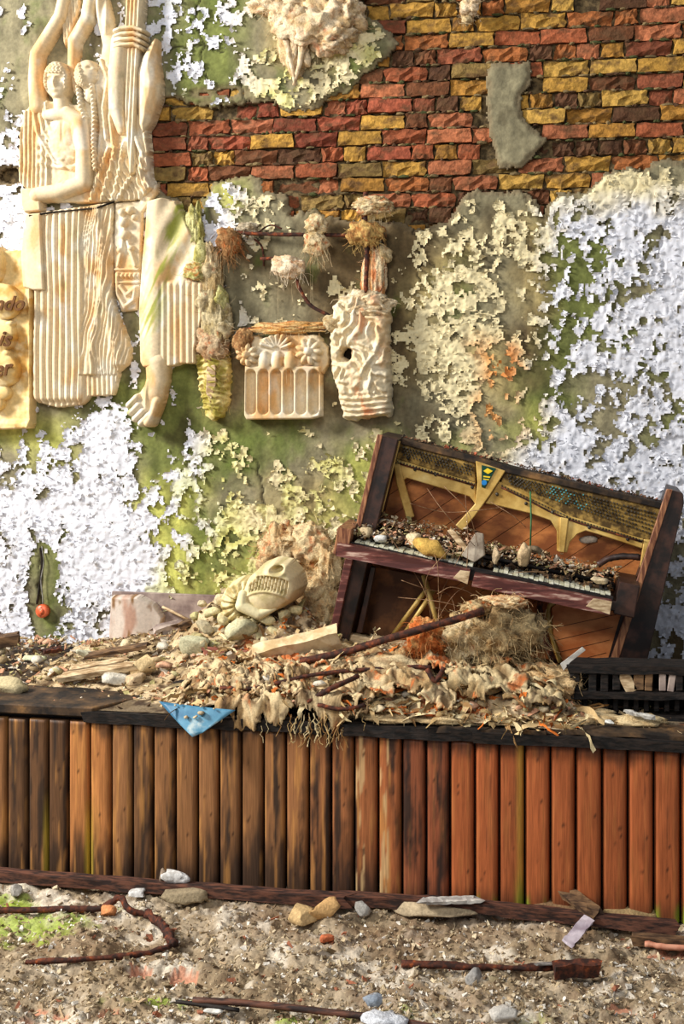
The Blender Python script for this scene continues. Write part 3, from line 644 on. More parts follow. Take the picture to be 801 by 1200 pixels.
# capital
capt = thing('capital_relief', 'cream plaster capital fragment with vertical flutes and daisy flowers', 'sculpture', P(335, 490, W_Y))
def flutes(A, B):
    S = sdf(A, B, [(290, 428), (379, 428), (379, 488), (368, 491), (292, 492), (289, 486)]); ph = (A-291)/14.6; fr = ph-np.floor(ph); d = np.abs(fr-.5)*2
    rc_ = 6*(1-np.sqrt(np.clip(1-(d/.82)**2, 0, 1))); endm = sst(432, 435, B-rc_)*sst(486, 483, B+rc_)
    cut = np.sqrt(np.clip(1-(d/.82)**2, 0, 1))*endm; return S, 15-8*cut
relief('fluted_body', (286, 424, 384, 496), flutes, capt)
def captop(A, B):
    S = sdf(A, B, [(280, 400), (292, 390), (310, 396), (330, 390), (352, 392), (375, 392), (387, 408), (388, 424), (380, 440), (374, 434), (294, 434), (288, 428), (280, 418)])+.8*vn(A/4, B/4, 0, 3)
    H = 11+.8*fbm(A/6, B/6, 0, 2, 4)+0*A
    for cx in (313, 328, 343):
        s, h, u, v = ell(A, B, cx, 424, 7.2, 13); H = U_(H, np.where(s < 0, 12+6*h, 0))
    for k in range(7):
        an = -math.pi*(.14+.72*k/6); s, h = chain(A, B, [(328+5*math.cos(an), 410+5*math.sin(an)), (328+19*math.cos(an), 411+18*math.sin(an))], [1.4, 3]); H = U_(H, np.where(s < 0, 12+h*2, 0))
    for (cx, cy, R) in ((365, 412, 15), (293, 416, 13)):
        for k in range(9):
            an = k*2*math.pi/9; s, h, u, v = ell(A, B, cx+R*.66*math.cos(an), cy+R*.66*math.sin(an), R*.42, R*.24, an); H = U_(H, np.where(s < 0, 14+4.5*h, 0)); S = np.minimum(S, s)
        s, h, u, v = ell(A, B, cx, cy, R*.34, R*.34); H = U_(H, np.where(s < 0, 16+6*h, 0))
    return S, H
relief('flower_frieze', (276, 386, 392, 442), captop, capt)
rodp = MB()
wclump('rusty_plaster_crust', 338, 384, .07, 42, 6, .03, 6, label='orange-stained plaster crust along the rod above the fluted capital', cat='plaster', cols=((222, 190, 130), (200, 140, 70), (150, 90, 50)), rust=.4, hairs=80)
wclump('hessian_tuft', 284, 402, .08, 10, 14, .03, 16, label='brown hessian tuft left of the capital flowers', cat='hessian', cols=BRN, rust=.15, hairs=80)

# arm fragment with rope texture
armt = thing('rope_textured_fragment', 'cream broken relief fragment modelled with crossing rope-like strands', 'sculpture', P(425, 492, W_Y))
def arm(A, B):
    S = sdf(A, B, [(390, 362), (400, 352), (425, 345), (452, 342), (459, 370), (458, 420), (461, 478), (459, 488), (440, 489), (410, 494), (404, 490), (398, 460), (390, 435), (388, 400)])+1.8*vn(A/4, B/4, 0, 3)
    S = U_(S, -(ell(A, B, 409, 415, 5, 6)[0]+1.3*vn(A/3, B/3, 0, 4)))
    a = .55*math.pi*fbm(A/26, B/34, 0, 2, 12)+.9; u = A*np.cos(a)+B*np.sin(a)
    th = np.sin((A*.8+B*.25)/1.5+5*fbm(A/18, B/22, 0, 2, 14)); th2 = np.sin((A*.35-B*.7)/1.5+5*fbm(A/18, B/20, 0, 2, 15)); msk = sst(-.1, .1, fbm(A/16, B/20, 0, 2, 16)); lw = sst(455, 470, B)
    rope = (th*(1-msk)+th2*msk)*(1-lw)+lw*np.sin(B*.95+1.5*np.sin(A/14))
    H = 13+8*np.sqrt(np.clip(1-((A-426)/38)**2, 0, 1))+2.2*rope+3*fbm(A/9, B/9, 0, 3, 17); return S, H
relief('rope_surface', (374, 336, 466, 498), arm, armt, edge=6, colf=lambda A, B: mixc(mixc(creamc(A, B), lin((214, 116, 44)), sst(.16, .5, fbm(A/7, B/22, 0, 3, 33))*np.exp(-((A-432)/16)**2)), lin((226, 214, 180)), .35))
wclump('crumbling_top', 428, 356, .08, 26, 14, .05, 7, parent=armt, rust=.05, hairs=90, sub=4, cols=((226, 210, 176), (196, 170, 130), (150, 120, 84)))
wclump('crumbling_top', 388, 378, .09, 10, 9, .03, 8, parent=armt, rust=.1, hairs=40, sub=3)
wclump('rusty_stem', 437, 322, .05, 13, 30, .035, 9, parent=armt, rust=.6, hairs=60, stretch=2, cols=((230, 210, 170), (214, 150, 80), (170, 90, 40)))
wclump('rusty_stem', 448, 298, .05, 9, 10, .03, 19, parent=armt, rust=.1, hairs=30, sub=3)
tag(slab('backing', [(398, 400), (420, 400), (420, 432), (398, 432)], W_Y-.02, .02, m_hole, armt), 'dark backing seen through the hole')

# rods
def rod(name, pxs, off, r, label, cat='rod', jit=.12):
    o = tube(name, catmull([P(a, b, W_Y-off) for a, b in pxs], 5), r, m_rust, None, 8, jit); return tag(o, label, cat)
rod('iron_rod', [(262, 271), (300, 274), (350, 275), (414, 276)], .07, .011, 'long horizontal rusty rod fixed across the wall above the capital')
rod('iron_rod', [(305, 303), (330, 305), (345, 322), (352, 340), (364, 358), (386, 370)], .09, .010, 'bent rusty rod with a plaster lump, pointing down to the rope-textured fragment')
rod('iron_rod', [(428, 225), (428, 262), (430, 300), (428, 345)], .085, .013, 'vertical rusty rod rising from the rope-textured fragment')
rod('iron_rod', [(283, 386), (330, 385), (380, 383)], .05, .010, 'short horizontal rusty rod directly above the capital flowers')
rod('iron_hook', [(298, 280), (307, 290), (309, 312)], .03, .006, 'small dark hook hanging under the left end of the long rod', 'hook')
rod('iron_rod', [(300, 274), (316, 264), (330, 268)], .04, .005, 'thin bent wire stub above the long rod', 'wire')
wclump('fibre_tuft', 268, 283, .08, 13, 15, .045, 21, label='rust-brown fibre tuft at the left end of the long rod', cat='fibre', cols=BRN, rust=.35, hairs=220, hlen=.09, hang=.9)
wclump('fibre_tuft', 290, 267, .06, 12, 6, .03, 22, label='small crumbly grey-brown lump on top of the long rod', cat='plaster', cols=((190, 176, 150), (150, 130, 100), (100, 80, 56)), rust=.0, hairs=40)
wclump('plaster_clod', 370, 263, .09, 12, 12, .04, 23, label='upper half of the orange-cream plaster knob on the long rod', cat='plaster', rust=.35, hairs=30)
wclump('plaster_clod', 370, 285, .09, 13, 12, .04, 24, label='lower orange-cream plaster knob hanging from the long rod', cat='plaster', rust=.42, hairs=90, hang=1.2, hlen=.1)
wclump('plaster_clod', 338, 313, .10, 17, 13, .05, 25, label='cream plaster lump stuck on the bent rod', cat='plaster', rust=.15, hairs=90, cols=((232, 214, 184), (214, 180, 140), (180, 140, 96)), hang=1, hlen=.08)
wclump('fibre_tuft', 428, 274, .09, 17, 14, .045, 26, label='brown and yellow fibre tuft around the vertical rod', cat='fibre', cols=((214, 180, 110), (160, 110, 60), (104, 66, 40)), rust=.2, hairs=160, hang=.7, hlen=.07)
wclump('plaster_clod', 436, 240, .10, 20, 9, .04, 27, label='orange crumbling plaster knob at the top of the vertical rod', cat='plaster', rust=.35, hairs=90, hang=.8)
tfc = thing('torn_plaster_mass', 'large torn plaster and fibre mass stuck to the wall at the top of the photo', 'plaster', P(370, 60, W_Y))
PKc = ((230, 210, 176), (206, 176, 130), (166, 120, 76))
for k, (a, b, c, d, e_) in enumerate(((345, 18, 26, 26, .08), (380, 28, 36, 30, .12), (402, 20, 22, 20, .1), (392, 44, 20, 14, .09), (346, 52, 16, 36, .05), (318, 5, 22, 12, .05), (362, -12, 50, 18, .1))):
    wclump('torn_lump', a, b, .03, c, d, e_, 40+k, parent=tfc, rust=.18 if k != 1 else .36, hairs=90, cols=PKc, sub=4, amp=.55)
for a_ in ([(310, 0), (330, 16), (350, 40), (348, 90)], [(360, 30), (352, 70), (344, 100)], [(330, 30), (338, 60), (346, 100)]):
    tube('fold', catmull([P(x, y, W_Y-.07) for x, y in a_], 5), [.02, .018, .016, .016, .015, .014, .013, .012, .011, .01, .009, .008, .008, .006, .005, .004][:(len(a_)-1)*5+1], M_two('fold cloth %d' % a_[0][0], (186, 160, 124), (226, 206, 174), 30, .9, .6), tfc, 7, .25)
wclump('plaster_scrap', 550, 8, .05, 10, 11, .04, 50, label='pale curled plaster scrap hanging over the bricks at the top edge', cat='plaster', rust=.05, hairs=50, cols=((236, 214, 180), (214, 184, 140), (180, 140, 100)), stretch=.7)
wclump('plaster_scrap', 547, 22, .04, 6, 6, .03, 51, label='small pale tip dangling below the curled scrap on the bricks', cat='plaster', rust=.0, hairs=20, sub=3)
for k, (x, y, L) in enumerate(((282, 395, 60), (344, 390, 45), (372, 290, 40), (416, 270, 40), (420, 280, 30), (300, 300, 26), (410, 262, 44), (376, 288, 60))):
    pass
mb = MB()
for k in range(26):
    x, y = random.choice([(270, 292), (370, 292), (338, 322), (425, 285), (436, 248), (344, 390)]); p = P(x+random.uniform(-12, 12), y, W_Y-.09); L = random.uniform(.06, .3); pts = [p]
    for q in range(5): pts.append(pts[-1]+Vector((random.uniform(-.004, .004), random.uniform(-.003, .003), -L/5)))
    v, f = tube_geo(pts, .0008, 3, 0, False); mb.add(v, f, lin((190, 170, 130)))
o = mb.build('hanging_thread', m_fib, None, False, P(350, 290, W_Y-.09)); tag(o, 'thin pale threads hanging from the rods and plaster knobs', 'threads', kind='stuff')

# carved text panel ------------------------------------------------------------------
pan = thing('carved_text_panel', 'ochre carved plaster panel with a lettered ribbon at the left edge of the photo', 'sculpture', P(10, 500, W_Y))
ochre = lambda A, B: mixc(mixc(np.tile(lin((226, 196, 134)), A.shape+(1,)), lin((204, 156, 80)), sst(-.2, .4, fbm(A/14, B/18, 0, 4, 61))), lin((236, 216, 172)), sst(.1, .5, fbm(A/9, B/9, 0, 3, 62))*.6)
relief('panel_board', (-60, 290, 46, 508), lambda A, B: (sdf(A, B, [(-58, 296), (41, 293), (43, 350), (43, 497), (41, 502), (-58, 506)]), 10+4*sst(36, 42, A)+4*sst(490, 496, B)+.8*fbm(A/6, B/6, 0, 2, 1)), pan, colf=ochre)
def rib(A, B):
    S = np.full(A.shape, 1e9); H = np.zeros(A.shape)
    for (cx, cy, rx, ry, an) in ((8, 354, 26, 22, .2), (2, 394, 26, 22, -.1), (6, 432, 26, 22, .25), (4, 312, 9, 22, 0)):
        s, h, u, v = ell(A, B, cx, cy, rx, ry, an); s = s+.6*vn(A/6, B/6, 0, 3); S = np.minimum(S, s); H = U_(H, np.where(s < 0, 16+6*h+1.4*np.cos(v/5), 0))
    for (cx, cy, r) in ((10, 460, 12), (2, 472, 12), (-6, 335, 9), (20, 380, 6), (16, 414, 6)):
        s, h, u, v = ell(A, B, cx, cy, r, r*.8); S = np.minimum(S, s); H = U_(H, np.where(s < 0, 14+5*h, 0))
    return S, H
relief('ribbon', (-60, 286, 40, 490), rib, pan, colf=ochre, base=W_Y)
for txt, a, b, sz, an in (('ndo', -8, 363, .115, .02), ('is', -3, 405, .125, .05), ('er', -8, 442, .125, -.15)):
    cu = bpy.data.curves.new('lettering', 'FONT'); cu.body = txt; cu.size = sz; cu.shear = .35; cu.extrude = .006; cu.offset = .002
    to = bpy.data.objects.new('tmp', cu); C.objects.link(to); dg = bpy.context.evaluated_depsgraph_get(); me = bpy.data.meshes.new_from_object(to.evaluated_get(dg)); bpy.data.objects.remove(to)
    vv = np.array([v.co[:] for v in me.vertices]); ff = [tuple(p.vertices) for p in me.polygons]; pp = P(a, b, W_Y-.142)
    R = np.array(Matrix.Rotation(an, 3, 'Y') @ Matrix.Rotation(math.pi/2, 3, 'X')); vv = vv@R.T+np.array(pp)
    o = mk('lettering', vv, ff, m_ink, pan); o['label'] = 'carved letters %s' % txt

# ================================================================ SMALL WALL FIXTURES, SKIRTING
bt = thing('call_button', 'round orange button hanging on its cable in the bare strip of wall', 'button', P(50, 722, W_Y-.01))
cb = P(50, 716, W_Y-.02)
v, f = tube_geo([cb+Vector((0, .02, 0)), cb+Vector((0, -.012, 0)), cb+Vector((0, -.02, 0)), cb+Vector((0, -.021, 0)), cb+Vector((0, -.014, 0))], [.038, .038, .032, .02, .018], 28); mk('housing', v, f, m_orange, bt, True)
v, f = tube_geo([cb+Vector((0, -.012, 0)), cb+Vector((0, -.026, 0)), cb+Vector((0, -.028, 0))], [.012, .012, .004], 16); mk('button', v, f, m_orange, bt, True)
tube('cable', catmull([P(49, 640, W_Y-.005), P(51, 660, W_Y-.02), P(48, 680, W_Y-.02), P(50, 700, W_Y-.02), P(50, 710, W_Y-.02)], 5), .003, m_cable, bt, 6)
tag(tube('chase_line', catmull([P(47, 642, W_Y-.002), P(49, 660, W_Y-.004), P(46, 690, W_Y-.004), P(43, 708, W_Y-.003)], 5), .006, m_hole, bt, 6, .3), 'dark chased groove behind the cable')
mk0 = slab('baseboard_back', [(131, 693), (262, 698), (262, 760), (128, 755)], W_Y-.03, .02, m_panel, None, .003); tag(mk0, kind='structure')
def bend(A, B): return sdf(A, B, [(133, 697), (166, 696), (184, 706), (194, 722), (190, 744), (130, 748)]), 8+6*np.exp(-((A-160)/24)**2)
cs = relief('curled_board', (126, 690, 200, 752), lambda A, B: (bend(A, B)[0], bend(A, B)[1]), None, W_Y-.03, colf=lambda A, B: mixc(mixc(np.tile(lin((204, 190, 176)), A.shape+(1,)), lin((176, 140, 120)), sst(-.1, .4, fbm(A/9, B/40, 0, 3, 5))), lin((130, 96, 60)), sst(.2, .5, fbm(A/10, B/20, 0, 3, 6))))
tag(cs, 'pale stained panel curling in front of the skirting board', 'panel')
tag(tube('wood_strip', [P(190, 711, W_Y-.06), P(228, 730, W_Y-.07)], .008, m_palewood, None, 4), 'thin strip leaning beside the curled panel', 'wood strip')

# ================================================================ STAGE
stage = thing('stage', 'low wooden stage faced with rounded vertical brown planks', 'stage', (P(400, 950, S_Y).x, S_Y, 0))
deckm = M_two('old stage deck', (40, 32, 26), (92, 76, 58), 6, .85, .5, .005)
dx0, dx1 = -3.2, 2.2
def boxo(name, x0, x1, y0, y1, z0, z1, mat, parent=None):
    v = [(x, y, z) for x in (x0, x1) for y in (y0, y1) for z in (z0, z1)]
    return mk(name, v, [(0, 1, 3, 2), (4, 6, 7, 5), (0, 4, 5, 1), (2, 3, 7, 6), (0, 2, 6, 4), (1, 5, 7, 3)], mat, parent, False, None, ((x0+x1)/2, (y0+y1)/2, z0) if parent is None else None)
boxo('deck', dx0, dx1, S_Y+.03, W_Y-.012, ZD-.05, ZD-.004, deckm, stage)
edges = [-50, -38, -14.5, 9.5, 34, 57.5, 81, 106, 131, 156, 180, 206, 232, 257, 283, 309, 335, 362, 388, 415, 443, 471, 499, 527, 556, 584.5, 614.5, 644.5, 674, 705, 735, 765.5, 797, 829, 861, 895]
PBASE = {}
def pcol(px): 
    a, b = lin((150, 104, 66)), lin((168, 92, 52)); t = np.clip((px-330)/180, 0, 1); return a*(1-t)+b*t
rp = random.Random(5)
DARK = {0: .6, 3: .8, 4: .85, 5: .9, 9: .97, 10: .3, 13: .3, 17: .7, 18: .65, 19: .5, 20: .5, 16: .4}
for i in range(len(edges)-1):
    a, b = edges[i], edges[i+1]; xa, xb = P(a, 950, S_Y).x, P(b, 950, S_Y).x; n1, n2 = 13, 46
    U, Vv = np.meshgrid(np.linspace(0, 1, n1), np.linspace(0, 1, n2)); g = .0035
    xx = xa+g+(xb-xa-2*g)*U; prof = np.clip(np.minimum(U/.09, (1-U)/.2), 0, 1); dep = .021*np.sqrt(np.clip(1-(1-prof)**2, 0, 1))+.003*np.sin(U*math.pi)
    top = ZD-.056-.004*rp.random()
    zz = .0+top*Vv
    px, py = proj(xx, S_Y, zz)
    yy = S_Y+.004-dep+.0015*fbm(px/3, py/30, 0, 3, i)
    col = np.tile(pcol((a+b)/2)*rp.uniform(.85, 1.12), xx.shape+(1,))
    if i in (6, 7): col = mixc(col, lin((206, 132, 72)), np.full(xx.shape, .55))
    if i in (22, 21): col = mixc(col, lin((112, 66, 52)), np.full(xx.shape, .5))
    fi = fbm(px/5, py/34, 0, 4, 300+i)
    col = col*(1+.22*fi)[..., None]
    dk = DARK.get(i, 0)
    if 15 <= i <= 22: dk = max(dk, .45)
    n_ = fbm(px/6, py/120, 0, 4, 340+i)+.25*fbm(px/4, py/14, 0, 3, 360+i)
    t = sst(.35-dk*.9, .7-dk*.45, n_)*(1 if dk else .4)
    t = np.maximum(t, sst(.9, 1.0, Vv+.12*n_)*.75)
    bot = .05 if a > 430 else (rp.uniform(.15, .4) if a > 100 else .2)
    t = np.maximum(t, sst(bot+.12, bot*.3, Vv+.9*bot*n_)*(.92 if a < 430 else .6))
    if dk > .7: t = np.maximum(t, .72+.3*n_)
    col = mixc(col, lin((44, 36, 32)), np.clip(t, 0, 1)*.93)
    t2 = sst(.15, .5, fbm(px/4, py/60, 0, 3, 380+i))*(.5 if a < 470 else .12); col = mixc(col, lin((212, 150, 82)), t2)
    if i in (6, 7, 4): col = mixc(col, lin((220, 190, 70)), sst(.75, .98, U if i != 7 else 1-U)*sst(.6, .2, Vv)*.8)
    if i in (25,): col = mixc(col, lin((216, 170, 70)), sst(.6, .9, U)*.6); col = mixc(col, lin((120, 140, 40)), sst(.5, .9, U)*sst(.3, .05, Vv)*.8)
    if i in (24, 26, 32, 31): col = mixc(col, lin((130, 150, 44)), sst(.12, .03, Vv+.1*n_)*sst(.4, .9, np.abs(U-.5)*2)*.9)
    if i in (19, 20): col = mixc(col, lin((206, 170, 120)), sst(.1, .3, fbm(px/3, py/50, 0, 3, 31))*(U < .45)*.8)
    for q in range(rp.randrange(2, 5)):                              # knots
        ku, kv = rp.uniform(.25, .75), rp.uniform(.05, .95); d = np.hypot((U-ku)*.105/.006, (Vv-kv)*.74/.009); col = mixc(col, lin((52, 30, 20)), sst(1.3, .5, d)*.85)
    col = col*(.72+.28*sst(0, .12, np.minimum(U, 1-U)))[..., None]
    f = grid_faces(n1, n2); v = np.stack([xx, yy, zz], -1).reshape(-1, 3)
    nb_ = len(v); ring = [j*n1 for j in range(n2)], [j*n1+n1-1 for j in range(n2)]
    ex = v[ring[0]+ring[1]].copy(); ex[:, 1] = S_Y+.03
    f = [tuple(q) for q in f]; 
    for j in range(n2-1): f.append((nb_+j, ring[0][j], ring[0][j+1], nb_+j+1)); f.append((ring[1][j], nb_+n2+j, nb_+n2+j+1, ring[1][j+1]))
    f.append(tuple((n2-1)*n1+k for k in range(n1))+(nb_+2*n2-1, nb_+n2-1))
    cc = np.vstack([np.clip(col, .005, .9).reshape(-1, 3), np.tile(lin((60, 40, 28)), (2*n2, 1))])
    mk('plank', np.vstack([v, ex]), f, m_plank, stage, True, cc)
boxo('backing_board', dx0, dx1, S_Y+.03, S_Y+.05, 0, ZD-.05, m_black, stage)
# loose boards along the front edge of the deck
pl_ = [G(-60, 829, ZD+.012), G(104, 833, ZD+.012), G(150, 818, ZD+.02), G(212, 806, ZD+.03), G(150, 794, ZD+.02), G(-60, 794, ZD+.02)]
pl_ = [Vector((q.x, max(q.y, S_Y-.03), ZD+.012)) for q in pl_]
lip = prism('edge_board', pl_, Vector((0, 0, -.042)), m_deck, stage, .004); lip['label'] = 'dark warped board at the left front edge of the stage'
def edgeb(a, b, z, w_, t_, yo, mat, lab):
    A_, B_ = P(a, 850, S_Y+yo), P(b, 850, S_Y+yo); A_.z = B_.z = z; o = board('edge_board', A_, B_, (0, 1, 0), w_, t_, mat, stage, 14, .004); o['label'] = lab
edgeb(100, 300, ZD-.03, .09, .05, .01, m_black, 'charred edge beam under the blue sheet')
edgeb(296, 560, ZD-.028, .1, .05, .01, m_black, 'charred edge beam in the middle')
edgeb(556, 900, ZD-.03, .1, .045, .0, m_black, 'charred edge beam at the right')
edgeb(515, 640, ZD-.006, .12, .02, .02, m_deck, 'brown broken edge strip')
edgeb(640, 900, ZD+.003, .16, .018, .06, m_deck, 'grey-brown ledge board at the right')

# ---------------------------------------------------------------- debris heap on the deck
KX = [-200, 0, 100, 200, 250, 300, 350, 400, 450, 500, 550, 600, 650, 700, 800, 1000]
HT = {0.: [0, 0, 0, 0, .05, .07, .08, .08, .06, .04, .03, .02, .015, .0, 0, 0],
      .15: [0, 0, 0, .02, .12, .14, .15, .15, .15, .15, .14, .13, .10, .01, 0, 0],
      .4: [.04, .04, .05, .08, .14, .16, .17, .17, .18, .20, .21, .20, .10, .01, 0, 0],
      .7: [.05, .05, .06, .14, .30, .36, .30, .20, .16, .12, .1, .08, .03, 0, 0, 0],
      1.: [.03, .03, .03, .08, .22, .32, .32, .2, .1, .05, .05, .05, 0, 0, 0, 0]}
TK = sorted(HT); TAB = np.array([HT[t] for t in TK])
def hdeb(x, y, fine=True):
    x = np.asarray(x, float); y = np.asarray(y, float); px, _ = proj(x, y, ZD); t = np.clip((y-S_Y)/(W_Y-S_Y), 0, 1)
    cols = np.array([np.interp(px, KX, TAB[k]) for k in range(len(TK))]); h = np.zeros_like(px)
    for k in range(len(TK)-1):
        m = (t >= TK[k]) & (t <= TK[k+1]); s = (t-TK[k])/(TK[k+1]-TK[k]); s = s*s*(3-2*s); h = np.where(m, cols[k]*(1-s)+cols[k+1]*s, h)
    if fine: h = h*(1+.35*fbm(x*6, y*6, 0, 3, 400))+np.clip(h*6, .0, 1)*(.030*fbm(x*11, y*11, 0, 4, 401)+.012*ridge(x*30, y*30, 0, 2, 402))
    return ZD+np.maximum(h, -.003)-.002
def D(px, py, up=0.):
    r = ray(px, py)
    for Y in np.arange(S_Y-.02, W_Y, .01):
        t = Y/r[1]; x, z = r[0]*t, CAMZ+r[2]*t
        if z <= hdeb(x, Y, False)+up: return Vector((x, Y, float(hdeb(x, Y, False))))
    return Vector((x, W_Y-.05, z))
gx_ = np.arange(-2.6, 1.6, .011); gy_ = np.arange(S_Y-.01, W_Y-.01, .011); Xd, Yd = np.meshgrid(gx_, gy_); Zd = hdeb(Xd, Yd)
dpx, dpy = proj(Xd, Yd, Zd)
DC = [(206, 182, 144), (170, 146, 108), (122, 98, 68), (190, 172, 150), (86, 66, 46)]
dc = np.tile(lin(DC[0]), Xd.shape+(1,)); dc = mixc(dc, lin(DC[1]), sst(-.2, .2, fbm(Xd*14, Yd*14, 0, 4, 410))); dc = mixc(dc, lin(DC[4]), sst(.05, .35, fbm(Xd*22, Yd*22, 0, 4, 411))); dc = mixc(dc, lin(RUSTC), sst(.25, .45, fbm(Xd*7, Yd*7, 0, 4, 412))*(dpx > 200)*.9)
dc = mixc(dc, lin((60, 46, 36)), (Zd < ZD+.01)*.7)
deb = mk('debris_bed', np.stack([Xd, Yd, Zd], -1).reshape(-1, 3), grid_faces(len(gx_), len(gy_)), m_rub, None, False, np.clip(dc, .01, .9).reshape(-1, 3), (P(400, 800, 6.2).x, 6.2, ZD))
tag(deb, 'bed of crushed plaster and rotten hessian covering the stage deck', 'debris', kind='stuff')
def shards(name, n, rng_, pos, smin, smax, colors, label, cat, seed, flat=.3):
    mb = MB(); r = np.random.default_rng(seed)
    for k in range(n):
        c = pos(r)
        if c is None: continue
        s = smin+(smax-smin)*r.random()**2.2; m = r.integers(4, 7); an = np.sort(r.uniform(0, 6.283, m)); rad = s*r.uniform(.5, 1., m); th = s*flat*r.uniform(.3, 1)
        R = rotm(r.normal()*.55, r.normal()*.55, r.uniform(0, 6.28)); el = r.uniform(.4, 1)
        top = np.stack([np.cos(an)*rad, np.sin(an)*rad*el, th/2+r.normal(size=m)*s*.08], 1); bot = top*[.9, .9, -1]
        v = np.vstack([top, bot])@R.T+np.array(c)
        f = [tuple(range(m)), tuple(range(2*m-1, m-1, -1))]+[(m+q, m+(q+1) % m, (q+1) % m, q) for q in range(m)]
        mb.add(v, f, lin(colors[r.integers(len(colors))])*r.uniform(.8, 1.15))
    o = mb.build(name, m_rub, None, False, (0, 6, ZD) if 'stage' in label else (0, 4, 0)); return tag(o, label, cat, kind='stuff')
def pos_st(r):
    px, t = r.uniform(-60, 860), r.uniform(0.02, .98); Y = S_Y+(W_Y-S_Y)*t; x = P(px, 800, Y).x; h = float(hdeb(np.array(x), np.array(Y)))
    if h < ZD+.01 and r.random() < .8: return None
    return (x, Y, h+.004)
SC = [(222, 200, 160), (196, 170, 128), (160, 132, 92), (208, 196, 176), (132, 100, 66), (96, 72, 50), (176, 164, 110), (204, 150, 116)]
shards('plaster_chip', 6500, None, pos_st, .007, .032, SC, 'countless small plaster chips strewn over the stage heap', 'debris', 21)
shards('plaster_chip', 520, None, pos_st, .025, .06, SC, 'palm-sized flakes of plaster and wood scattered on the stage heap', 'debris', 22, .2)
def ribbons(name, n, pos, L0, L1, w0, w1, colors, label, seed, gravity=.2, lift=.01):
    mb = MB(); r = np.random.default_rng(seed)
    for k in range(n):
        c = pos(r)
        if c is None: continue
        L = r.uniform(L0, L1); wd = r.uniform(w0, w1); d = r.normal(size=3)*[1, .6, .25]; d /= np.linalg.norm(d); p = np.array(c)+[0, 0, lift]; m = 6; v = []; tw = r.uniform(0, 6); col = lin(colors[r.integers(len(colors))])*r.uniform(.8, 1.15)
        for q in range(m+1):
            sd = np.cross(d, [0, 0, 1]); sd /= np.linalg.norm(sd)+1e-6; sd = sd*math.cos(tw)+np.array([0, 0, 1])*math.sin(tw); wq = wd*(1-.6*abs(q/m-.4))*r.uniform(.7, 1.2)
            up_ = np.cross(sd, d)*.003
            v += [p+sd*wq, p+up_, p-sd*wq]; p = p+d*L/m; d = d+r.normal(size=3)*.35-np.array([0, 0, gravity]); d /= np.linalg.norm(d); tw += r.normal()*.4
            if abs(c[1]-S_Y) > .1 or True: p[2] = max(p[2], ZD+.004) if p[1] > S_Y-.03 else p[2]
        f = []
        for q in range(m): f += [(q*3, q*3+1, q*3+4, q*3+3), (q*3+1, q*3+2, q*3+5, q*3+4)]
        mb.add(v, f, col)
    o = mb.build(name, m_cloth, None, True, (0, 6, ZD)); return tag(o, label, 'hessian', kind='stuff')
def pos_rag(r):
    px, t = r.uniform(215, 680), r.random()**1.6*.55; Y = S_Y+(W_Y-S_Y)*t; x = P(px, 800, Y).x; return (x, Y, float(hdeb(np.array(x), np.array(Y))))
ribbons('hessian_scrap', 900, pos_rag, .05, .17, .005, .018, [(226, 206, 160), (206, 176, 126), (176, 146, 98), (206, 112, 44), (148, 112, 70), (216, 196, 150)], 'torn hessian scraps tangled over the front of the stage heap', 31)

def sheet(name, label, pa, pb, ya, yb, front, drop, seed, cols, rust=.3, nx=110, ny=60, up=.02, amp=.035):
    """plaster-soaked hessian lying on the heap between columns pa..pb, folded, hanging over the edge by 'drop'"""
    U, V = np.meshgrid(np.linspace(0, 1, nx), np.linspace(0, 1, ny)); Y = ya+(yb-ya)*V
    wob = fbm(U*3, V*3, 0, 3, seed); pxs = pa+(pb-pa)*U+12*wob
    xx = np.zeros_like(U)
    for j in range(ny):
        for i in range(nx): xx[j, i] = P(pxs[j, i], 800, Y[j, i]).x
    Yc = np.maximum(Y, S_Y-.05)
    z = hdeb(xx, Yc, False)+up+amp*ridge(U*(pb-pa)/38, V*3+U*2.5, 0, 4, seed+1)+.022*fbm(U*14, V*9, 0, 4, seed+2)+.006*ridge(U*30, V*18, 0, 2, seed+9)
    over = np.clip((S_Y-.03)-Y, 0, 9); z = z-over*2.1*(1+.3*fbm(U*9, V*0, 0, 2, seed+3)); yy = np.where(over > 0, S_Y-.045-.02*fbm(U*10, V*2, 0, 2, seed+4), Y)
    w_ = fbm(U*5, V*5, 0, 4, seed+5)
    edge = np.minimum(np.minimum(U, 1-U)*nx/7, np.minimum(V, 1-V)*ny/6)+1.9*w_; kp = (edge > .2) & (fbm(U*7, V*7, 0, 4, seed+15) > -.24)
    kf = kp[:-1, :-1] & kp[1:, 1:] & kp[1:, :-1] & kp[:-1, 1:]
    f = grid_faces(nx, ny, kf); c0 = mixc(np.tile(lin(cols[0]), U.shape+(1,)), lin(cols[1]), sst(-.15, .3, w_)); c0 = mixc(c0, lin(cols[2]), sst(-.05, .35, fbm(U*11, V*9, 0, 4, seed+6))*.85); c0 = mixc(c0, lin((70, 50, 34)), sst(.15, .45, fbm(U*15, V*12, 0, 4, seed+16))*.8); c0 = mixc(c0, lin(RUSTC), sst(.42-rust, .7-rust, fbm(U*7, V*7, 0, 5, seed+7, .7))*.85)
    v, f, c = compact(np.stack([xx, yy, z], -1).reshape(-1, 3), f, np.clip(c0, .01, .9).reshape(-1, 3))
    o = mk(name, v, f, m_cloth, None, True, c, tuple(v.mean(0))); md = o.modifiers.new('thickness', 'SOLIDIFY'); md.thickness = .009; md.offset = 0
    return tag(o, label, 'hessian')
CR = ((216, 192, 148), (180, 148, 102), (112, 82, 52))
sheet('hessian_sheet', 'cream crumpled hessian draped over the stage edge beside the blue sheet', 255, 345, S_Y-.10, S_Y+.2, 0, .1, 501, CR, .12, up=.03)
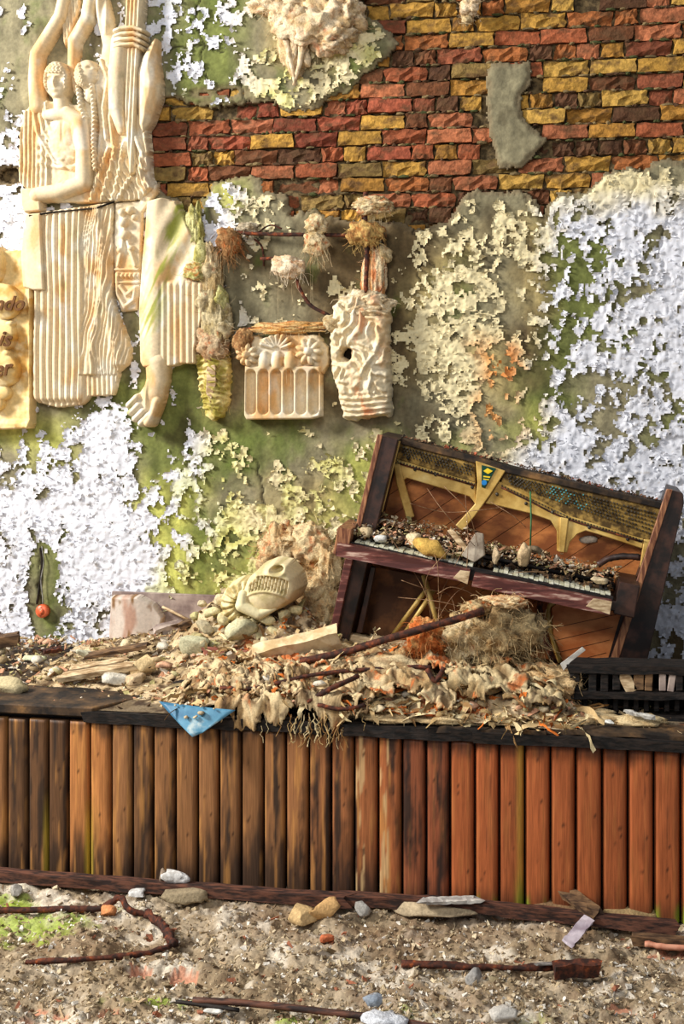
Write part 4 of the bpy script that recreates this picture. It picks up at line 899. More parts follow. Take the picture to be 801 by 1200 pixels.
sheet('hessian_sheet', 'long hessian flap with stringy fringe hanging over the edge left of centre', 330, 440, S_Y-.09, S_Y+.3, 0, .1, 502, CR, .27, up=.03)
sheet('hessian_sheet', 'rust-stained folded hessian in the middle of the stage edge', 410, 540, S_Y-.01, S_Y+.36, 0, 0, 503, CR, .38, up=.05, amp=.05)
sheet('hessian_sheet', 'brown hessian fold right of centre below the big fibre chunk', 520, 660, S_Y+.05, S_Y+.42, 0, 0, 504, ((206, 184, 140), (168, 140, 96), (116, 88, 54)), .22, up=.05, amp=.05)
sheet('hessian_sheet', 'small orange-stained hessian sheet behind the cream crumpled one', 290, 400, S_Y+.22, S_Y+.5, 0, 0, 505, CR, .4, up=.03)
sheet('hessian_sheet', 'cream flattened hessian with chips left of the draped edge', 205, 285, S_Y+.04, S_Y+.32, 0, 0, 506, CR, .12, up=.03)
mb = MB()
for k in range(42):
    px = random.choice([random.gauss(378, 14), random.gauss(372, 20), random.uniform(300, 420)]); p = P(px, 845, S_Y-.055); p.z = ZD-.0+random.uniform(-.03, .05); pts = [p]
    for q in range(5): pts.append(pts[-1]+Vector((random.uniform(-.014, .014), random.uniform(-.006, .002), -random.uniform(.004, .026))))
    v, f = tube_geo(pts, random.choice([.0012, .002, .003]), 4, 0, False); mb.add(v, f, lin(random.choice([(216, 196, 150), (186, 156, 104), (146, 110, 66)])))
o = mb.build('hanging_fringe', m_fib, None, False, P(370, 850, S_Y-.05)); tag(o, 'stringy hessian fringe dangling over the tops of the planks', 'threads', kind='stuff')
# big fibre masses
def dclump(name, px, py, Y, rx, ry, rz, seed, **k):
    p = P(px, py, Y); s = float(np.dot(np.array(p)[:2], Fw[:2]))/F_PX; return clump(name, p, (rx*s, rz, ry*s), seed, **k)
big = thing('fibre_chunk', 'huge matted brown fibre and plaster chunk in front of the piano', 'fibre chunk', P(580, 775, 6.12))
FC = ((206, 180, 132), (136, 102, 60), (70, 48, 30))
dclump('fibre_body', 584, 744, 6.12, 45, 34, .17, 61, parent=big, cols=FC, rust=.12, hairs=1300, hlen=.12, sub=5, amp=.5, hang=.5)
dclump('fibre_body', 550, 745, 6.05, 26, 26, .1, 62, parent=big, cols=((226, 206, 164), (190, 160, 110), (140, 100, 60)), rust=.2, hairs=300, hlen=.1)
dclump('plaster_rim', 588, 706, 6.05, 26, 7, .05, 63, parent=big, cols=((232, 206, 160), (214, 176, 124), (180, 120, 70)), rust=.35, hairs=60)
dclump('plaster_rim', 558, 712, 6.02, 16, 9, .05, 64, parent=big, cols=FC, rust=.5, hairs=60)
dclump('fibre_roll', 640, 800, 5.98, 38, 19, .12, 65, label='rounded roll of rusty fibre left of the charred rack', cat='fibre chunk', cols=((214, 184, 136), (176, 130, 78), (120, 80, 46)), rust=.22, hairs=420, hlen=.07)
dclump('fibre_roll', 560, 806, 5.95, 48, 18, .12, 66, label='grey-brown fibre roll under the big matted chunk', cat='fibre chunk', cols=FC, rust=.22, hairs=340)
dclump('fibre_tuft', 498, 752, 6.0, 20, 25, .08, 67, label='orange rusty fibre tuft hanging on the slanting bar', cat='fibre', cols=((214, 160, 100), (200, 104, 44), (130, 70, 34)), rust=.5, hairs=420, hlen=.09, hang=.8)
dclump('fibre_roll', 455, 792, 5.9, 56, 20, .12, 68, label='cream and orange layered fibre lump below the slanting bar', cat='fibre chunk', cols=CR, rust=.32, hairs=300)
dclump('fibre_roll', 330, 812, 5.85, 44, 14, .1, 69, label='cream fibre lump behind the crumpled hessian edge', cat='fibre chunk', cols=CR, rust=.2, hairs=200)
dclump('fibre_roll', 408, 828, 5.75, 40, 15, .08, 75, label='cream torn plaster lump on the stage edge left of centre', cat='fibre chunk', cols=CR, rust=.22, hairs=200)
dclump('fibre_roll', 500, 830, 5.78, 40, 12, .08, 76, label='flat rusty fibre lump on the stage edge in the centre', cat='fibre chunk', cols=CR, rust=.3, hairs=200)
dclump('fibre_roll', 245, 812, 5.9, 36, 12, .1, 77, label='chip-covered plaster lump behind the blue sheet', cat='fibre chunk', cols=((226, 204, 164), (200, 170, 130), (150, 116, 80)), rust=.1, hairs=60)
# fibre mass leaning on the wall behind the carved head
bk = thing('leaning_fibre_mass', 'tall orange-brown fibre and plaster mass leaning on the wall left of the piano', 'fibre chunk', P(350, 740, 6.8))
for k, (a, b, c, d, Y, ru) in enumerate(((326, 648, 24, 32, 6.82, .42), (362, 642, 26, 26, 6.8, .15), (384, 672, 16, 34, 6.75, .1), (388, 716, 16, 30, 6.7, .05), (352, 686, 26, 30, 6.82, .25), (372, 704, 22, 26, 6.72, .2), (340, 628, 22, 12, 6.84, .2))):
    dclump('fibre_body', a, b, Y, c, d, .09, 80+k, parent=bk, rust=ru+.1, hairs=260, hlen=.08, cols=((226, 204, 158), (196, 160, 110), (140, 96, 56)))

# carved dome-shaped head fragment
hd = thing('carved_capital_fragment', 'toppled domed cream carving with two hollow eyes and a toothed comb, on the heap', 'sculpture', P(330, 745, 6.5))
def headf(A, B):
    S = sdf(A, B, [(284, 690), (297, 672), (312, 658), (328, 652), (344, 655), (356, 668), (360, 684), (354, 698), (340, 708), (318, 714), (300, 714), (288, 706)])
    s, h, u, v = ell(A, B, 325, 686, 44, 36, -.35); H = 12+30*h
    for (cx, cy, rx, ry, an) in ((334, 661, 9, 5, .1), (304, 668, 8, 6, -.6)):
        e_ = ell(A, B, cx, cy, rx, ry, an); H = H-13*sst(1.0, .4, e_[0]/min(rx, ry)+1)+2*np.exp(-(e_[0]/2)**2)
    c = np.abs(np.hypot(A-322, B-722)-48); band = sst(8, 6, c)*(A > 304)*(A < 348); H = H-5*band*(np.sin((A*1.0+B*.15)*1.7) > 0)+1.5*np.exp(-((c-9)/1.5)**2)*(A > 296)*(A < 350)
    return S, H
relief('domed_head', (280, 648, 366, 718), headf, hd, 6.45+.1, edge=8, colf=lambda A, B: mixc(mixc(np.tile(lin((226, 208, 164)), A.shape+(1,)), lin((196, 180, 130)), sst(-.2, .3, fbm(A/9, B/9, 0, 3, 5))), lin((190, 140, 96)), sst(330, 356, A)*sst(680, 700, B)*.7))
def collar(A, B):
    s, h, u, v = ell(A, B, 288, 700, 23, 26, .5); s2, h2, u2, v2 = ell(A, B, 298, 700, 12, 15, .5); S = U_(s, -s2)
    an = np.arctan2(B-700, A-294); H = 16+10*h+3.5*np.abs(np.sin(an*9)); return S, H
relief('scalloped_collar', (262, 670, 316, 732), collar, hd, 6.5, edge=3, colf=lambda A, B: mixc(np.tile(lin((224, 208, 160)), A.shape+(1,)), lin((180, 160, 104)), sst(-.2, .3, fbm(A/6, B/6, 0, 3, 5))))
def tongue(A, B):
    S, H = chain(A, B, [(294, 690), (293, 702), (312, 712), (330, 706), (326, 700)], [7, 9, 8, 4, 3]); return S, H*1.2+24
relief('carved_scroll', (282, 678, 340, 724), tongue, hd, 6.5, colf=lambda A, B: np.tile(lin((226, 214, 170)), A.shape+(1,)))
# lumps of carved foliage below and left of the head
LC = [(214, 200, 152), (196, 180, 128), (220, 204, 166), (186, 176, 124)]
LUMPL = ['rounded lump touching the left rim of the scalloped collar', 'rounded lump under the lower left of the scalloped collar', 'rounded lump second from the left in the upper row of the pile', 'rounded lump in the middle row, below the collar', 'rounded lump directly below the collar', 'rounded lump at the left edge of the pile, middle row', 'rounded lump above the grey-green lump', 'rounded lump left of the large pale green lump', 'rounded lump below the carved scroll', 'rounded lump under the chin of the domed carving', 'rounded lump under the right jaw of the domed carving', 'rounded lump low at the left edge of the pile', 'rounded lump right above the reddish slat end', 'rounded lump at the right foot of the domed carving', 'rounded lump above the middle of the long cream slab', 'rounded lump at the upper left corner of the long slab', 'lowest rounded lump, just above the reddish slat', 'small lump at the far left of the pile by the skirting', 'topmost small lump left of the collar', 'rounded lump wedged between reddish slat and long slab']
k = 0
for (a, b, s) in ((258, 703, 13), (272, 712, 12), (248, 718, 12), (262, 726, 14), (280, 728, 13), (240, 734, 13), (256, 742, 14), (276, 744, 13), (296, 728, 12), (312, 726, 14), (332, 722, 12), (232, 748, 13), (250, 756, 14), (346, 716, 12), (322, 742, 12), (304, 748, 12), (286, 758, 13), (228, 722, 9), (236, 708, 8), (300, 764, 12)):
    p = P(a, b, 6.42-.15*(b-700)/60+.06*random.random()); sz = s/225
    o = rock('plaster_lump', p, (sz*.85, sz*.6, sz*.5), 600+k, random.choice(LC), LUMPL[k], 'rubble', 'lumps under the domed carving', (random.uniform(-.4, .4), random.uniform(-.5, .5), random.uniform(0, 3)), .25, 3, amp=.4); k += 1
# scattered middle-size chunks
MARKS = [('dark timber block', 6, 752), ('flat pale green flake', 40, 774), ('rust-coloured stick', 60, 762), ('light broken boards', 112, 786), ('white rounded stone', 134, 800), ('squarish cream block', 168, 790),
         ('curled panel', 160, 745), ('grey-green lump', 228, 765), ('reddish slat', 265, 768), ('blue sheet', 230, 826), ('long cream slab', 345, 762), ('large pale green lump', 282, 748), ('slanting rusty bar', 440, 752),
         ('orange fibre tuft', 498, 755), ('draped hessian edge', 300, 835), ('stringy fringe', 380, 838), ('big matted chunk', 585, 770), ('roll of rusty fibre', 640, 800), ('charred rack', 690, 812), ('bent bar end', 400, 812), ('crumbling left-end lump', 8, 812), ('domed carving', 320, 700), ('scalloped collar', 290, 710)]
USED = set()
def where(px, py, what, near=18):
    ms = sorted(MARKS, key=lambda m: (m[1]-px)**2+(1.6*(m[2]-py))**2)
    for m in ms[:3]:
        dx, dy = px-m[1], py-m[2]; d = ('right of' if dx > 0 else 'left of') if abs(dx) > abs(dy)*1.3 else ('in front of' if dy > 0 else 'behind')
        for how in ('just', 'further') if math.hypot(dx, dy) < 45 else ('well', 'far'):
            l = '%s %s %s the %s' % (what, how, d, m[0])
            if l not in USED: USED.add(l); return l
    return None
CN = {(220, 200, 162): 'cream', (196, 172, 132): 'tan', (214, 204, 184): 'whitish', (170, 146, 108): 'brown', (186, 176, 130): 'greenish', (206, 160, 128): 'pinkish'}
r5 = random.Random(77)
for k in range(120):
    px, py = r5.uniform(0, 640), r5.uniform(752, 838)
    if px < 250 and py > 800: continue
    if px > 420 and py < 765: continue
    p = D(px, py); s = r5.uniform(.018, .042)
    cc_ = r5.choice(list(CN)); lb = where(px, py, '%s %s plaster chunk' % ('small' if s < .026 else 'middling' if s < .034 else 'larger', CN[cc_]))
    if lb is None: continue
    rock('plaster_chunk', p+Vector((0, 0, s*.35)), (s*r5.uniform(.8, 1.6), s*r5.uniform(.6, 1.2), s*r5.uniform(.35, .7)), 700+k, cc_,
         lb, 'rubble', 'plaster chunks scattered on the stage heap', (r5.uniform(-.5, .5), r5.uniform(-.5, .5), r5.uniform(0, 3)), .7, 1, amp=.6)
def chunk(name, px, py, sx, sy, sz, col, label, rot=(0, 0, 0), cat='rubble', boxy=.8, seed=1, Y=None, amp=.25):
    p = P(px, py, Y) if Y else D(px, py); rock(name, p+Vector((0, 0, sz*.6)), (sx, sy, sz), seed, col, label, cat, None, rot, boxy, 3, amp=amp)
sl = tag(board('plaster_slab', P(297, 772, 6.02), P(398, 748, 6.12), (0, -.55, 1), .125, .07, M_two('cut plaster slab', (196, 166, 120), (232, 210, 168), 12, .85, .5, .005), None, 8, .006, .012), 'long thick cream plaster slab lying below the domed carving', 'slab')
chunk('plaster_block', 168, 790, .075, .05, .055, (224, 196, 146), 'squarish cream plaster block at the end of the light boards', (0.2, -.2, .4), seed=2)
chunk('plaster_block', 134, 800, .06, .05, .035, (226, 218, 200), 'white rounded stone left of the squarish block', boxy=.3, seed=3)
chunk('plaster_block', 156, 800, .055, .04, .028, (196, 170, 134), 'small tan stone between the white stone and the squarish block', seed=4)
chunk('plaster_block', 228, 765, .085, .05, .05, (192, 188, 154), 'grey-green lump of plaster beside the reddish slat', seed=5, boxy=.4)
chunk('plaster_block', 282, 748, .075, .05, .065, (208, 200, 160), 'large pale green lump right of the reddish slat', (.3, .3, .8), seed=6)
chunk('plaster_block', 342, 770, .06, .05, .05, (150, 126, 96), 'grey-brown stone leaning behind the long slab', (.3, .3, .8), seed=7)
chunk('plaster_block', 8, 812, .1, .06, .05, (196, 180, 140), 'crumbling pale lump at the left end of the stage', seed=8, amp=.5)
chunk('plaster_block', 40, 774, .06, .03, .014, (200, 204, 168), 'flat pale green flake at the left of the heap', seed=9)
chunk('plaster_block', 102, 770, .06, .03, .02, (226, 220, 190), 'flat cream flake above the light boards', (0, .3, .4), seed=10)
def wood(px0, py0, px1, py1, Y0, Y1, w_, t_, mat, label, name='wood_board', wd=(0, 1, .25)):
    tag(board(name, P(px0, py0, Y0), P(px1, py1, Y1), wd, w_, t_, mat, None, 8, .003, .03), label, 'wood')
wood(72, 794, 156, 780, 5.98, 6.05, .06, .025, m_palewood, 'light broken board in front of the squarish block')
wood(84, 784, 150, 774, 6.05, 6.1, .05, .022, m_palewood, 'second light board just behind the first')
wood(104, 768, 172, 756, 6.3, 6.3, .05, .02, m_brownwood, 'grey-brown board in the middle of the left heap')
wood(50, 764, 72, 760, 6.3, 6.35, .03, .02, m_rust, 'short rust-coloured stick on the left heap', 'stick')
wood(-30, 756, 21, 748, 6.4, 6.4, .05, .06, m_brownwood, 'dark timber block at the left end against the wall', 'timber_block')
wood(180, 738, 216, 728, 6.5, 6.6, .06, .02, m_panel, 'pale board end below the curled panel')
wood(206, 736, 240, 722, 6.5, 6.55, .05, .03, m_brownwood, 'dark board end right of the pale one')
wood(236, 764, 294, 768, 6.2, 6.22, .045, .045, M_two('reddish slat', (130, 74, 60), (184, 120, 98), 10, .8, .4), 'reddish-brown slat half buried below the lumps', 'slat', (0, 0, 1))
wood(430, 750, 505, 762, 6.3, 6.3, .05, .04, m_palewood, 'light timber rail lying at the foot of the piano', 'rail', (0, 0, 1))
wood(206, 802, 300, 796, 5.85, 5.9, .04, .02, m_black, 'black stick in the heap behind the blue sheet', 'stick')
wood(330, 800, 400, 806, 5.8, 5.85, .03, .02, m_black, 'dark stick sunk in the heap below the long slab', 'stick')
# rusty bars
def bar(name, pts, r, label, jit=.15):
    tag(tube(name, catmull([P(*p) for p in pts], 5), r, m_rust, None, 7, jit), label, 'bar')
bar('iron_bar', [(352, 775, 5.9), (400, 765, 5.9), (470, 744, 5.88), (540, 724, 5.9), (566, 716, 5.95)], .017, 'thick rusty bar slanting up to the big fibre chunk')
bar('iron_bar', [(360, 822, 5.6), (390, 806, 5.62), (420, 792, 5.68)], .012, 'short rusty bar angled over the hessian left of centre')
bar('iron_bar', [(372, 826, 5.58), (400, 831, 5.58), (428, 826, 5.6)], .010, 'dark bent bar end lying on the front hessian')
bar('iron_bar', [(500, 784, 5.7), (510, 798, 5.68), (520, 782, 5.7)], .012, 'small dark bar end in the middle of the heap')
bar('iron_bar', [(258, 806, 5.7), (300, 806, 5.7), (372, 790, 5.75), (470, 782, 5.8), (505, 782, 5.8)], .010, 'long thin rusty bar half sunk across the heap')
# blue sheet hanging
def bl(u, v):
    a = Vector(P(186, 822, 5.62)).lerp(Vector(P(276, 832, 5.58)), u); b = Vector(P(226, 863, 5.52)).lerp(Vector(P(236, 860, 5.52)), u)
    q = a.lerp(b, v); q.y -= .012*math.sin(u*3+v*2); return q
vs = [bl(i/12, j/10) for j in range(11) for i in range(13)]; o = mk('poster_sheet', vs, [tuple(q) for q in grid_faces(13, 11)], m_blue, None, True, None, P(226, 850, 5.6)); md = o.modifiers.new('t', 'SOLIDIFY'); md.thickness = .003
tag(o, 'blue printed sheet hanging off the stage edge with chips on it', 'poster')
for k in range(9):
    u, v = r5.uniform(.15, .85), r5.uniform(.05, .55)**1.3; p = bl(u, v)+Vector((0, -.012, 0)); s = r5.uniform(.006, .018)
    rock('plaster_chunk', p+Vector((0, 0, .01)), (s, s, s*.7), 800+k, (206, 186, 150), 'small crumb of plaster lying on the blue sheet', 'rubble', 'crumbs on the blue sheet', boxy=.4, sub=1)
rock('white_crust', P(213, 840, 5.60), (.032, .02, .04), 820, (232, 228, 220), 'white crusty lump on the left side of the blue sheet', boxy=.2, sub=3, mat=m_white, amp=.7)
# foam crumbs and ledge scraps on the right
for k, (a, b, L) in enumerate(((455, 842, .12), (520, 844, .14), (585, 843, .13), (632, 840, .12), (668, 845, .12), (706, 843, .11), (742, 846, .1), (690, 836, .1), (756, 843, .09))):
    p = G(a, b, ZD+.02); p.y = max(p.y, S_Y+.03); clump('foam_strip', p, (L, .05, .022), 830+k, None, None, None, ((222, 198, 152), (186, 156, 110), (120, 92, 60)), 0, 20, .02, 3, None, .5)
    tag(bpy.context.scene.collection.objects[-1] if False else [o for o in C.objects if o.name.startswith('foam_strip')][-1], ['crumbly tan strip at the left end of the ledge, below the hessian', 'second crumbly tan strip from the left on the ledge', 'crumbly tan strip below the flat rusty lump', 'crumbly tan strip below the roll of rusty fibre', 'crumbly tan strip just left of the small white scrap', 'crumbly tan strip below the small white scrap', 'crumbly tan strip in front of the whitish paper roll', 'rear crumbly tan strip, behind the white scrap', 'last crumbly tan strip at the right end of the ledge'][k], 'debris', 'tan fibre strips on the right ledge')
wood(733, 834, 760, 840, 5.75, 5.72, .02, .012, m_paper, 'crumpled whitish paper roll on the ledge before the charred rack', 'paper_roll')
chunk('white_scrap', 714, 848, .022, .02, .008, (230, 228, 220), 'small white scrap on the tan strips', seed=40, Y=5.7)
tag(slab('metal_strip', [(656, 778), (682, 758), (686, 762), (668, 776), (660, 786)], 5.92, .004, m_paper, None, .001), 'pale bent strip sticking up in front of the piano beside the rack', 'strip')
# charred rack ---------------------------------------------------------------------
rk_ = thing('charred_rack', 'charred black wooden rack with small upright blocks at the right end of the stage', 'rack', P(735, 838, 5.95))
RY = 5.93
def rb(name, a0, b0, a1, b1, Y, w_, t_, mat=m_black, lab=None):
    o = board(name, P(a0, b0, Y), P(a1, b1, Y), (0, 1, 0), w_, t_, mat, rk_, 12, .004)
    if lab: o['label'] = lab
rb('top_rail', 664, 779, 880, 783, RY+.05, .16, .035)
rb('middle_rail', 668, 812, 880, 815, RY, .08, .03); rb('bottom_rail', 668, 838, 880, 842, RY+.03, .14, .03)
o = slab('back_board', [(668, 780), (880, 783), (880, 842), (668, 838)], RY+.16, .02, m_black, rk_)
rb('end_post', 672, 778, 676, 842, RY+.04, .12, .04)
for k, (a, b, wd, tl) in enumerate(((694, 800, 9, 0), (708, 798, 9, 0), (722, 796, 9, 0), (735, 800, 14, -.5), (748, 796, 12, 0), (760, 797, 9, .05), (776, 797, 8, 0), (787, 798, 8, .15), (796, 797, 8, .0), (810, 798, 9, 0), (824, 799, 9, 0), (840, 799, 9, 0))):
    h_ = 13; ca, sa = math.cos(tl), math.sin(tl); pts = [(a+x*ca-y*sa, b+x*sa+y*ca) for x, y in ((-wd/2, -h_), (wd/2, -h_), (wd/2, h_), (-wd/2, h_))]
    o = slab('block', pts, RY-.02, .05, [m_black, m_black, m_black, m_palewood, m_brownwood, m_brownwood, m_panel, m_panel, m_black, m_black, m_black, m_black][k], rk_)
    if k in (3, 6, 7): o['label'] = 'pale greyish block'
for k in range(16):
    a = 682+k*12; o = slab('lower_block', [(a, 818), (a+6, 818), (a+6, 834), (a, 834)], RY, .04, m_black, rk_)

# ================================================================ PIANO
pi = thing('piano', 'wrecked upright piano tipped to the right, gilded iron frame and soundboard exposed', 'piano', P(560, 785, 6.5))
PY_ = 6.56          # plane of the iron frame
# soundboard of diagonal boards, clipped to the case
def clip(poly, a, b, keep):
    out = []
    for i in range(len(poly)):
        p, q = poly[i], poly[(i+1) % len(poly)]
        dp = ((p[0]-a[0])*b[0]+(p[1]-a[1])*b[1])*keep; dq = ((q[0]-a[0])*b[0]+(q[1]-a[1])*b[1])*keep
        if dp >= 0: out.append(p)
        if (dp >= 0) != (dq >= 0): t = dp/(dp-dq); out.append((p[0]+(q[0]-p[0])*t, p[1]+(q[1]-p[1])*t))
    return out
SBP = [(462, 524), (777, 604), (722, 782), (402, 744)]
an = math.radians(-33); nrm = (-math.sin(an), math.cos(an)); step_ = 22.; base_ = (462, 524)
for k in range(-14, 26):
    p0 = (base_[0]+nrm[0]*step_*k, base_[1]+nrm[1]*step_*k); p1 = (base_[0]+nrm[0]*(step_*(k+1)-.7), base_[1]+nrm[1]*(step_*(k+1)-.7))
    q = clip(SBP, p0, nrm, 1)
    if len(q) > 2: q = clip(q, p1, nrm, -1)
    if len(q) > 2:
        area_ = abs(sum(q[i][0]*q[(i+1) % len(q)][1]-q[(i+1) % len(q)][0]*q[i][1] for i in range(len(q))))/2
        if area_ > 20: slab('soundboard_plank', q, PY_+.075+random.uniform(-.002, .002), .014, m_sound, pi, .0)
slab('back_board', [(455, 518), (783, 600), (735, 800), (395, 752)], PY_+.12, .02, m_sounddk, pi)
# plate
def pp(pts, y=0, th=.02, nm='iron_plate', m=m_gold, bev=.004): return slab(nm, pts, PY_+y, th, m, pi, bev)
pp([(468, 518), (556, 541), (557, 566), (464, 538)], .006, .03, 'pin_field', m_pinf)
pp([(464, 538), (557, 566), (557, 591), (550, 582), (476, 560), (470, 566), (463, 560)], .0)
pp([(461, 544), (468, 543), (472, 560), (485, 606), (476, 608), (464, 566)], -.012, .03, 'plate_strut')
pp([(557, 540), (592, 552), (574, 580), (556, 605), (542, 622), (533, 616), (546, 602), (556, 591), (559, 566)], -.018, .04, 'plate_strut')
pp([(590, 551), (700, 577), (777, 595), (768, 634), (753, 632), (665, 605), (620, 581), (586, 566)], .006, .03, 'pin_field', m_pinf)
pp([(584, 564), (620, 580), (665, 604), (754, 632), (752, 643), (700, 626), (686, 622), (676, 626), (667, 636), (664, 648), (652, 646), (652, 622), (645, 610), (622, 602), (580, 592), (568, 590), (574, 580)], .0)
pp([(656, 606), (666, 608), (661, 648), (654, 647)], -.014, .03, 'plate_strut')
pp([(754, 632), (770, 634), (760, 668), (749, 668)], -.004, .03, 'plate_strut')
pp([(468, 513), (560, 536), (600, 548), (700, 572), (778, 590), (776, 597), (700, 579), (592, 554), (556, 543), (467, 520)], -.01, .14, 'pin_block_top', m_deck)
for (a, b) in ((478, 537), (486, 550), (510, 556), (553, 571), (582, 579), (616, 590), (647, 600), (690, 618), (735, 632)):
    c = P(a, b, PY_-.002); v, f = tube_geo([c, c+Vector((0, -.008, 0)), c+Vector((0, -.010, 0))], [.009, .008, .004], 10); mk('bolt', v, f, m_steel, pi, True)
mb = MB(); mt = MB()                     # tuning pins
def pinrow(A0, A1, B0, B1, nr, nc, skip=.1, teal=False):
    for r_ in range(nr):
        for c_ in range(nc):
            if random.random() < skip: continue
            u, v_ = (c_+.5*(r_ % 2)+.3)/nc, (r_+.5)/nr; a = (A0[0]*(1-u)+A1[0]*u)*(1-v_)+(B0[0]*(1-u)+B1[0]*u)*v_; b = (A0[1]*(1-u)+A1[1]*u)*(1-v_)+(B0[1]*(1-u)+B1[1]*u)*v_
            c = P(a, b, PY_+.008); vv, ff = tube_geo([c, c+Vector((0, -.022, .003))], .0042, 6)
            tl = 640 < a < 690 and random.random() < .5
            (mt if tl else mb).add(vv, ff)
pinrow((472, 523), (554, 545), (470, 534), (552, 558), 4, 22); pinrow((594, 556), (770, 600), (596, 567), (760, 627), 6, 44, .06)
tag(mb.build('tuning_pin', m_steel, pi), kind='stuff'); o = mt.build('tuning_pin', m_teal, pi); tag(o, 'teal corroded tuning pins', kind='stuff')
mb = MB()                                  # pressure bar studs
for k in range(56):
    u = k/55; 
    a, b = (466+91*u*1, 541+25*u) if False else (0, 0)
for (A, B, n_) in (((466, 541), (556, 567), 26), ((588, 569), (664, 605), 22), ((664, 606), (752, 633), 26)):
    for k in range(n_):
        u = k/(n_-1); c = P(A[0]*(1-u)+B[0]*u, A[1]*(1-u)+B[1]*u, PY_-.002); vv, ff = tube_geo([c, c+Vector((0, -.01, 0))], .004, 6); mb.add(vv, ff)
tag(mb.build('stud', m_steel, pi), kind='stuff')
tube('pressure_bar', [P(466, 543, PY_-.004), P(556, 569, PY_-.004)], .005, m_rust, pi, 6); tube('pressure_bar', catmull([P(587, 571, PY_-.004), P(620, 587, PY_-.004), P(664, 608, PY_-.004), P(752, 635, PY_-.004)], 5), .005, m_rust, pi, 6)
# badge: dark green shield with a yellow diamond and a blue disc
bd = slab('maker_badge', [(564, 545), (581, 549), (568, 572), (564, 571)], PY_-.024, .005, m_green_l, pi, .001); bd['label'] = 'dark green triangular badge with yellow diamond'
slab('badge_diamond', [(571, 548.5), (577, 552), (571.5, 555.5), (566, 552)], PY_-.0265, .002, m_yel, bd, 0)
slab('badge_line', [(566, 557.5), (574, 558.5), (573.5, 560), (566, 559)], PY_-.0265, .002, m_yel, bd, 0)
slab('badge_line', [(566, 560.8), (573, 561.8), (572.5, 562.8), (566, 562)], PY_-.0265, .002, m_yel, bd, 0)
c = P(567, 565.6, PY_-.0265); v, f = tube_geo([c, c+Vector((0, .002, 0))], .0135, 16); mk('badge_disc', v, f, m_bluel, bd)
# case sides
def cheek(pf, thx, y0, y1, name, m1, m2):
    o = slab(name, pf, y0, y1-y0, m1, pi, .004); return o
SL = cheek([(443, 510), (466, 515), (408, 752), (386, 750)], 0, 6.40, 6.74, 'case_side', m_pwood, None)
slab('edge_strip', [(442, 509), (448, 510), (391, 750), (385, 749)], 6.39, .02, m_pedge, pi)
slab('gold_trim', [(466, 517), (469, 517), (448, 600), (446, 600)], 6.47, .006, m_gold, pi, .001)
cheek([(786, 574), (800, 578), (801, 590), (752, 800), (706, 800)], 0, 6.40, 6.72, 'case_side', m_pwood, None)
slab('edge_strip', [(781, 573), (788, 574), (716, 800), (706, 800)], 6.39, .02, m_pedge, pi)
slab('side_moulding', [(765, 640), (771, 640), (741, 728), (735, 728)], 6.42, .02, m_prail, pi)
# left inner leg and toe block
slab('leg', [(404, 655), (413, 657), (394, 742), (386, 740)], 6.36, .05, m_prail, pi); slab('leg', [(424, 662), (430, 663), (410, 745), (404, 744)], 6.42, .04, m_pedge, pi)
slab('leg', [(434, 664), (440, 665), (424, 742), (417, 742)], 6.46, .03, m_pwood, pi)
slab('lower_rail', [(404, 742), (510, 764), (509, 773), (402, 751)], 6.42, .05, m_palewood, pi)
slab('lower_panel', [(440, 664), (498, 676), (484, 752), (420, 742)], 6.58, .01, m_sounddk, pi)
for a_ in ([(460, 744), (500, 690)], [(470, 748), (508, 692)]): tube('iron_strut', [P(x, y, 6.5) for x, y in a_], .012, m_gold, pi, 8)
tube('iron_strut', [P(496, 674, 6.46), P(506, 710, 6.44), P(516, 746, 6.44)], .014, m_gold, pi, 8, .15)
tube('curved_rim', catmull([P(640, 694, 6.42), P(632, 712, 6.42), P(636, 740, 6.42), P(648, 776, 6.42)], 6), .016, m_rust, pi, 8, .2)
tube('curved_rim', catmull([P(652, 706, 6.46), P(643, 712, 6.46), P(644, 736, 6.46), P(656, 776, 6.46)], 6), .012, m_gold, pi, 8, .05)
o = slab('lower_soundboard', [(646, 712), (656, 704), (728, 718), (712, 775), (660, 776), (648, 744)], 6.44, .015, M_two('orange lower board', (186, 104, 54), (220, 140, 82), 5, .5, .2, .002, stretch=(1, 1, 2)), pi); 
for k_ in range(4):
    y_ = 722+k_*15; tube('board_seam', [P(648, y_+14, 6.439), P(722-k_*4, y_-2, 6.439)], .0012, m_hole, pi, 4)
slab('side_moulding', [(728, 716), (738, 718), (722, 778), (710, 776)], 6.44, .04, m_pwood, pi)
